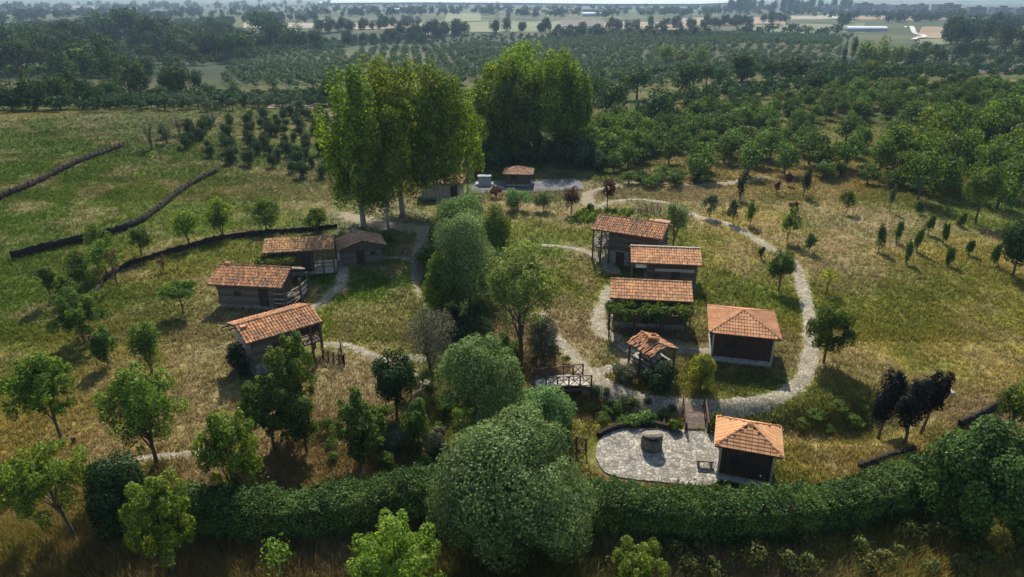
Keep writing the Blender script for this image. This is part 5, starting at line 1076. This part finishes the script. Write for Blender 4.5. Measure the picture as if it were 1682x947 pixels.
# white rocks at the right and loose rocks by the stream
rn = random.Random(3)
for i, (x, y, s) in enumerate([(1549, 642, .45), (1560, 648, .38), (1540, 655, .35), (1530, 668, .28)]):
    p = g1(x, y); mb = MB(); mb.rockblob((0, 0, s * .3), (s, s * .8, s * .6), rn); o = mb.build('boulder', 'rock', None, p); tag(o, ['pale boulder highest in the heap beside the purple trees', 'pale boulder at the right of the heap beside the purple trees', 'pale boulder in the middle of the heap beside the purple trees', 'smallest pale boulder, lowest in the heap beside the purple trees'][i], 'boulder', 'pale boulders beside the purple trees')
# vegetable rows
for i in range(7):
    x = 938 + i * 13; a, b = g1(x, 366), g1(x + 22, 346); n = 900; r = np.random.default_rng(200 + i); t = r.random(n); P = np.stack([(b.x - a.x) * t, (b.y - a.y) * t, (b.z - a.z) * t + .2], 1) + r.normal(size=(n, 3)) * .17
    N = r.normal(size=(n, 3)) + [0, 0, 1]; N /= np.linalg.norm(N, axis=1)[:, None]; T = np.cross(N, r.normal(size=(n, 3))); T /= np.linalg.norm(T, axis=1)[:, None]; B = np.cross(N, T); s = .12
    V = np.stack([P - T * s, P + B * s * .7, P + T * s, P - B * s * .7], 1).reshape(-1, 3); o = link('vegetable_row', npmesh('vegetable_row', V, np.arange(4 * n).reshape(n, 4), 'leaf_green'), None, a); tag(o, 'row of dark green vegetable plants in the plot above the upper right barn', 'crop row', 'vegetable rows above the upper right barn')

# ---------------------------------------------------------------- grass tufts over the meadows
def tufts(n, box, blades, hgt, wid, seed, name):
    r = np.random.default_rng(seed); px = r.uniform(box[0], box[2], n); py = r.uniform(box[1], box[3], n); P = G(px, py); X, Y, Z = P
    keep = np.ones(n, bool)
    for pts, hw in PATHS: keep &= dist_poly(X, Y, pts) > hw * r.uniform(.5, 1.1, n)
    for f in FOOT: keep &= ~inpoly(X, Y, f)
    keep &= ~inpoly(X, Y, PATIO)
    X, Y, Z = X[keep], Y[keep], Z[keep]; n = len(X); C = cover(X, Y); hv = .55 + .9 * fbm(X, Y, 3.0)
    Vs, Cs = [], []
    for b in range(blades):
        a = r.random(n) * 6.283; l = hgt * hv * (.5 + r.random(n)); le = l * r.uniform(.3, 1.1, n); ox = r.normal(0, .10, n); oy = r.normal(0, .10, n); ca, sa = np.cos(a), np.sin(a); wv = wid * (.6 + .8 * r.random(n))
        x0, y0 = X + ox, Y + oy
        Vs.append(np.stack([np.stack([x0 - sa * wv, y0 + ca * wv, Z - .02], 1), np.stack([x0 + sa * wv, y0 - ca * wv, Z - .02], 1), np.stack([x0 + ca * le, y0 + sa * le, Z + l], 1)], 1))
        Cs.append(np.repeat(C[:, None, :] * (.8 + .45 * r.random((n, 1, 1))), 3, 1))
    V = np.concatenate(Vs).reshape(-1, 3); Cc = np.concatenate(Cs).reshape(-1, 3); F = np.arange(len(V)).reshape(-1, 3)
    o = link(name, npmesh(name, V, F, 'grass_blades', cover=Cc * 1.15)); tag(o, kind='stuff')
tufts(60000, (-20, 172, 1702, 330), 4, .22, .06, 4, 'far_meadow_grass')
tufts(60000, (-20, 290, 1702, 560), 4, .26, .045, 1, 'meadow_grass')
tufts(60000, (-20, 540, 1702, 990), 5, .24, .03, 2, 'meadow_grass')
tufts(9000, (-20, 860, 1702, 990), 6, .6, .02, 3, 'tall_grass')

# ---------------------------------------------------------------- far plain: fields, road, buildings, sea, hills
FC = dict(pale_field=((.18, .16, .11), (.25, .22, .15)), green_field=((.07, .095, .035), (.11, .13, .05)), brown_field=((.055, .042, .04), (.085, .06, .05)), tan_field=((.17, .12, .07), (.24, .17, .10)), road=((.38, .36, .32), (.5, .48, .44)))
for k, (a, b) in FC.items(): surf_mat(k, a, b, .06, bump=.1, detail=3)
for nm, q, dz in [('pale_field', [(400, 46), (520, 46), (520, 38), (400, 38)], .9), ('tan_field', [(575, 48), (705, 46), (705, 38), (575, 38)], .9), ('green_field', [(730, 36), (790, 34), (790, 21), (735, 22)], .8), ('green_field', [(700, 56), (960, 50), (930, 35), (710, 40)], .8), ('brown_field', [(920, 45), (992, 43), (990, 34), (920, 34)], 1.1), ('tan_field', [(992, 46), (1130, 50), (1130, 36), (992, 36)], .9),
        ('tan_field', [(1120, 42), (1290, 40), (1290, 28), (1120, 30)], .8), ('pale_field', [(1290, 32), (1400, 32), (1390, 25), (1290, 26)], .9), ('green_field', [(1230, 55), (1420, 54), (1420, 38), (1240, 42)], .8), ('tan_field', [(1500, 64), (1600, 64), (1610, 44), (1520, 44)], .9), ('green_field', [(1510, 74), (1600, 74), (1600, 65), (1510, 65)], .9), ('tan_field', [(1400, 32), (1600, 30), (1600, 25), (1400, 26)], 1.0),
        ('pale_field', [(60, 20), (165, 18), (165, 9), (60, 10)], 1.2), ('pale_field', [(275, 38), (320, 38), (320, 34), (275, 34)], 1.2), ('brown_field', [(1480, 130), (1690, 118), (1690, 104), (1500, 108)], .5), ('tan_field', [(430, 72), (490, 72), (490, 60), (430, 60)], .8),
        ('pale_field', [(440, 178), (520, 178), (520, 172), (440, 172)], .3), ('green_field', [(0, 118), (70, 118), (70, 88), (0, 88)], .4)]:
    sheet(nm, q, nm, dz * .5, n=14)
drape_strip('road', [(1488, 44), (1500, 52), (1518, 60), (1500, 66)], 5, 'road', dz=.9, jit=.1, seed=2)
drape_strip('road', [(1360, 25), (1390, 33), (1400, 36)], 6, 'road', dz=1.0, jit=.1, seed=2)
def block(x, y, wpx, hpx, label, floors=6):
    p = g1(x, y); zc = p.y; W = wpx / FPX * zc; Hh = hpx / FPX * zc; D = W * .45; root = empty('apartment_block', p, random.Random(x).uniform(-.15, .15), label, 'building', 'apartment blocks on the horizon'); mb = MB(); mb.box((0, 0, Hh / 2 - 1), (W, D, Hh + 2)); mb.build('wall', 'block_grey', root)
    w_ = MB(); g_ = MB()
    for f in range(floors):
        z = (f + .55) * Hh / floors
        for k in range(8): w_.box((-W / 2 + (k + .5) * W / 8, -D / 2 - .04, z), (W / 8 * .5, .15, Hh / floors * .45))
        g_.box((0, -D / 2 - .6, z - Hh / floors * .35), (W * .8, 1.0, .25))
    o = w_.build('window', 'glass_dark', root); o['kind'] = 'stuff'; g_.build('balcony', 'block_grey', root); r = MB(); r.box((0, 0, Hh + .3), (W * 1.03, D * 1.06, .6)); r.box((W * .1, 0, Hh + 1.6), (W * .25, D * .5, 2.2)); r.build('roof', 'block_roof', root)
for x, y, w_, h, lab in [(1415, 24, 24, 16, 'leftmost grey apartment block on the right horizon'), (1445, 24, 22, 14, 'second apartment block from the left on the right horizon'), (1478, 25, 26, 14, 'third apartment block from the left on the right horizon'), (1507, 25, 22, 15, 'fourth apartment block, left of the broad one on the right horizon'), (1550, 27, 36, 17, 'broad bluish apartment block on the right horizon'), (1600, 28, 24, 14, 'pale apartment block right of the broad one'), (1640, 31, 30, 16, 'grey apartment block near the right edge of the horizon'), (1672, 33, 22, 16, 'last apartment block at the right edge of the horizon'), (1362, 22, 24, 11, 'low apartment block between the cypresses and the other blocks')]:
    block(x, y, w_, h, lab)
def shed(x, y, wpx, hpx, m, name, label, cat):
    p = g1(x, y); z = p.y; W = wpx / FPX * z; h = hpx / FPX * z; root = empty(name, p, 0, label, cat); D = W * .25; mb = MB(); mb.box((0, 0, h * .25), (W, D, h * .5)); mb.build('wall', 'concrete', root)
    r = MB(); n = 8; r.add([(sx * W / 2 * 1.02, D / 2 * 1.04 * math.cos(math.pi * k / n), h * .5 + h * .5 * math.sin(math.pi * k / n)) for sx in (-1, 1) for k in range(n + 1)], [(k, k + 1, k + n + 2, k + n + 1) for k in range(n)] + [tuple(range(n + 1)), tuple(range(n + 1, 2 * n + 2))[::-1]]); r.build('roof', m, root)
shed(1421, 51, 60, 7, 'white_sheet', 'greenhouse', 'long white greenhouse on the plain at the upper right', 'greenhouse')
shed(974, 27, 32, 6, 'white_sheet', 'warehouse', 'white-roofed warehouse in front of the sea', 'warehouse')
shed(658, 18, 26, 4, 'white_sheet', 'warehouse', 'small pale warehouse left of the pylon', 'warehouse')
shed(970, 20, 24, 5, 'block_roof', 'farmhouse', 'dark-roofed farm building just behind the white-roofed warehouse', 'building')
def pylon(x, y, top, label):
    p = g1(x, y); h, _ = px_size(p, top, 1); root = empty('pylon', p, 0, label, 'pylon', 'power pylons on the plain'); mb = MB(); b = h * .09
    for sx in (-1, 1):
        for sy in (-1, 1): mb.beam((sx * b, sy * b, 0), (sx * b * .15, sy * b * .15, h), h * .012)
    for i in range(8):
        a, c = i / 8, (i + 1) / 8; wa, wc = b * (1 - .85 * a), b * (1 - .85 * c)
        mb.beam((-wa, -wa, h * a), (wc, -wc, h * c), h * .008); mb.beam((wa, wa, h * a), (-wc, wc, h * c), h * .008)
    mb.build('lattice', 'steel', root); ar = MB()
    for z in (.7, .82, .93): ar.beam((-h * .14, 0, h * z), (h * .14, 0, h * z), h * .012)
    ar.build('crossarm', 'steel', root)
pylon(817, 42, 2, 'lattice power pylon rising over the pale fields at the top centre'); pylon(1290, 24, 0, 'faint lattice power pylon by the cypress row'); pylon(407, 22, 2, 'faint lattice power pylon above the upper left wood')
# sea
m, ntm, b_ = mat('sea_water', .12); b_.inputs['Base Color'].default_value = (.05, .10, .13, 1); b_.inputs['Specular IOR Level'].default_value = .6; MATS['sea_water'] = m
tcn = nd(ntm, 'ShaderNodeTexCoord'); nn = nd(ntm, 'ShaderNodeTexNoise'); nn.inputs['Scale'].default_value = .02; bpn = nd(ntm, 'ShaderNodeBump'); bpn.inputs['Strength'].default_value = .3; bpn.inputs['Distance'].default_value = 2; ntm.links.new(tcn.outputs['Object'], nn.inputs[0]); ntm.links.new(nn.outputs[0], bpn.inputs['Height']); ntm.links.new(bpn.outputs[0], b_.inputs['Normal'])
mb = MB(); zs = -12
sp_ = [PH(520, 4.5, zs), PH(700, 3.5, zs), PH(860, 4.5, zs), PH(1000, 6, zs), PH(1150, 6, zs), PH(1260, 1.5, zs)]
front = [(float(p[0]), float(p[1]), 0) for p in sp_]; back = [(x * 5, 16000.0, 0) for x, y, z in front[::-1]]
mb.add(front + back, [tuple(range(len(front) + len(back)))]); o = mb.build('sea', 'sea_water', None, (0, 0, zs)); tag(o, kind='structure')
# far hills
def hill(x0, x1, D, h, seed, name='hills'):
    n = 60; V = []; r = np.random.default_rng(seed)
    xs = np.linspace(x0, x1, n); pr = np.sin(np.linspace(0, math.pi, n)) ** .7 * h * (.55 + .6 * fbm(xs, xs * 0, abs(x1 - x0) / 9))
    for j, q in enumerate(np.linspace(0, 1, 9)):
        for x, hh in zip(xs, pr): V.append((x, D + q * 1500, -24 + hh * math.sin(q * math.pi) ** .8 + 0))
    i = np.arange(n * 9).reshape(9, n); F = np.stack([i[:-1, :-1], i[:-1, 1:], i[1:, 1:], i[1:, :-1]], -1).reshape(-1, 4)
    o = link(name, npmesh(name, np.array(V), F, 'hill_scrub', smooth_=True)); tag(o, kind='structure')
surf_mat('hill_scrub', (.05, .07, .04), (.12, .12, .07), .01, bump=.2)
hill(900, 5200, 2900, 55, 1); hill(-5200, -500, 3000, 45, 2)

# ---------------------------------------------------------------- haze
m = bpy.data.materials.new('haze'); m.use_nodes = True; n_ = m.node_tree; n_.nodes.remove(n_.nodes['Principled BSDF']); pv = n_.nodes.new('ShaderNodeVolumePrincipled')
pv.inputs['Color'].default_value = (.50, .71, 1.0, 1); pv.inputs['Density'].default_value = .00014; pv.inputs['Anisotropy'].default_value = .2; n_.links.new(pv.outputs[0], n_.nodes['Material Output'].inputs['Volume']); MATS['haze'] = m
mb = MB(); mb.box((0, 9000, 55), (26000, 19000, 180)); o = mb.build('haze', 'haze', None, (0, 0, 0)); tag(o, kind='stuff')
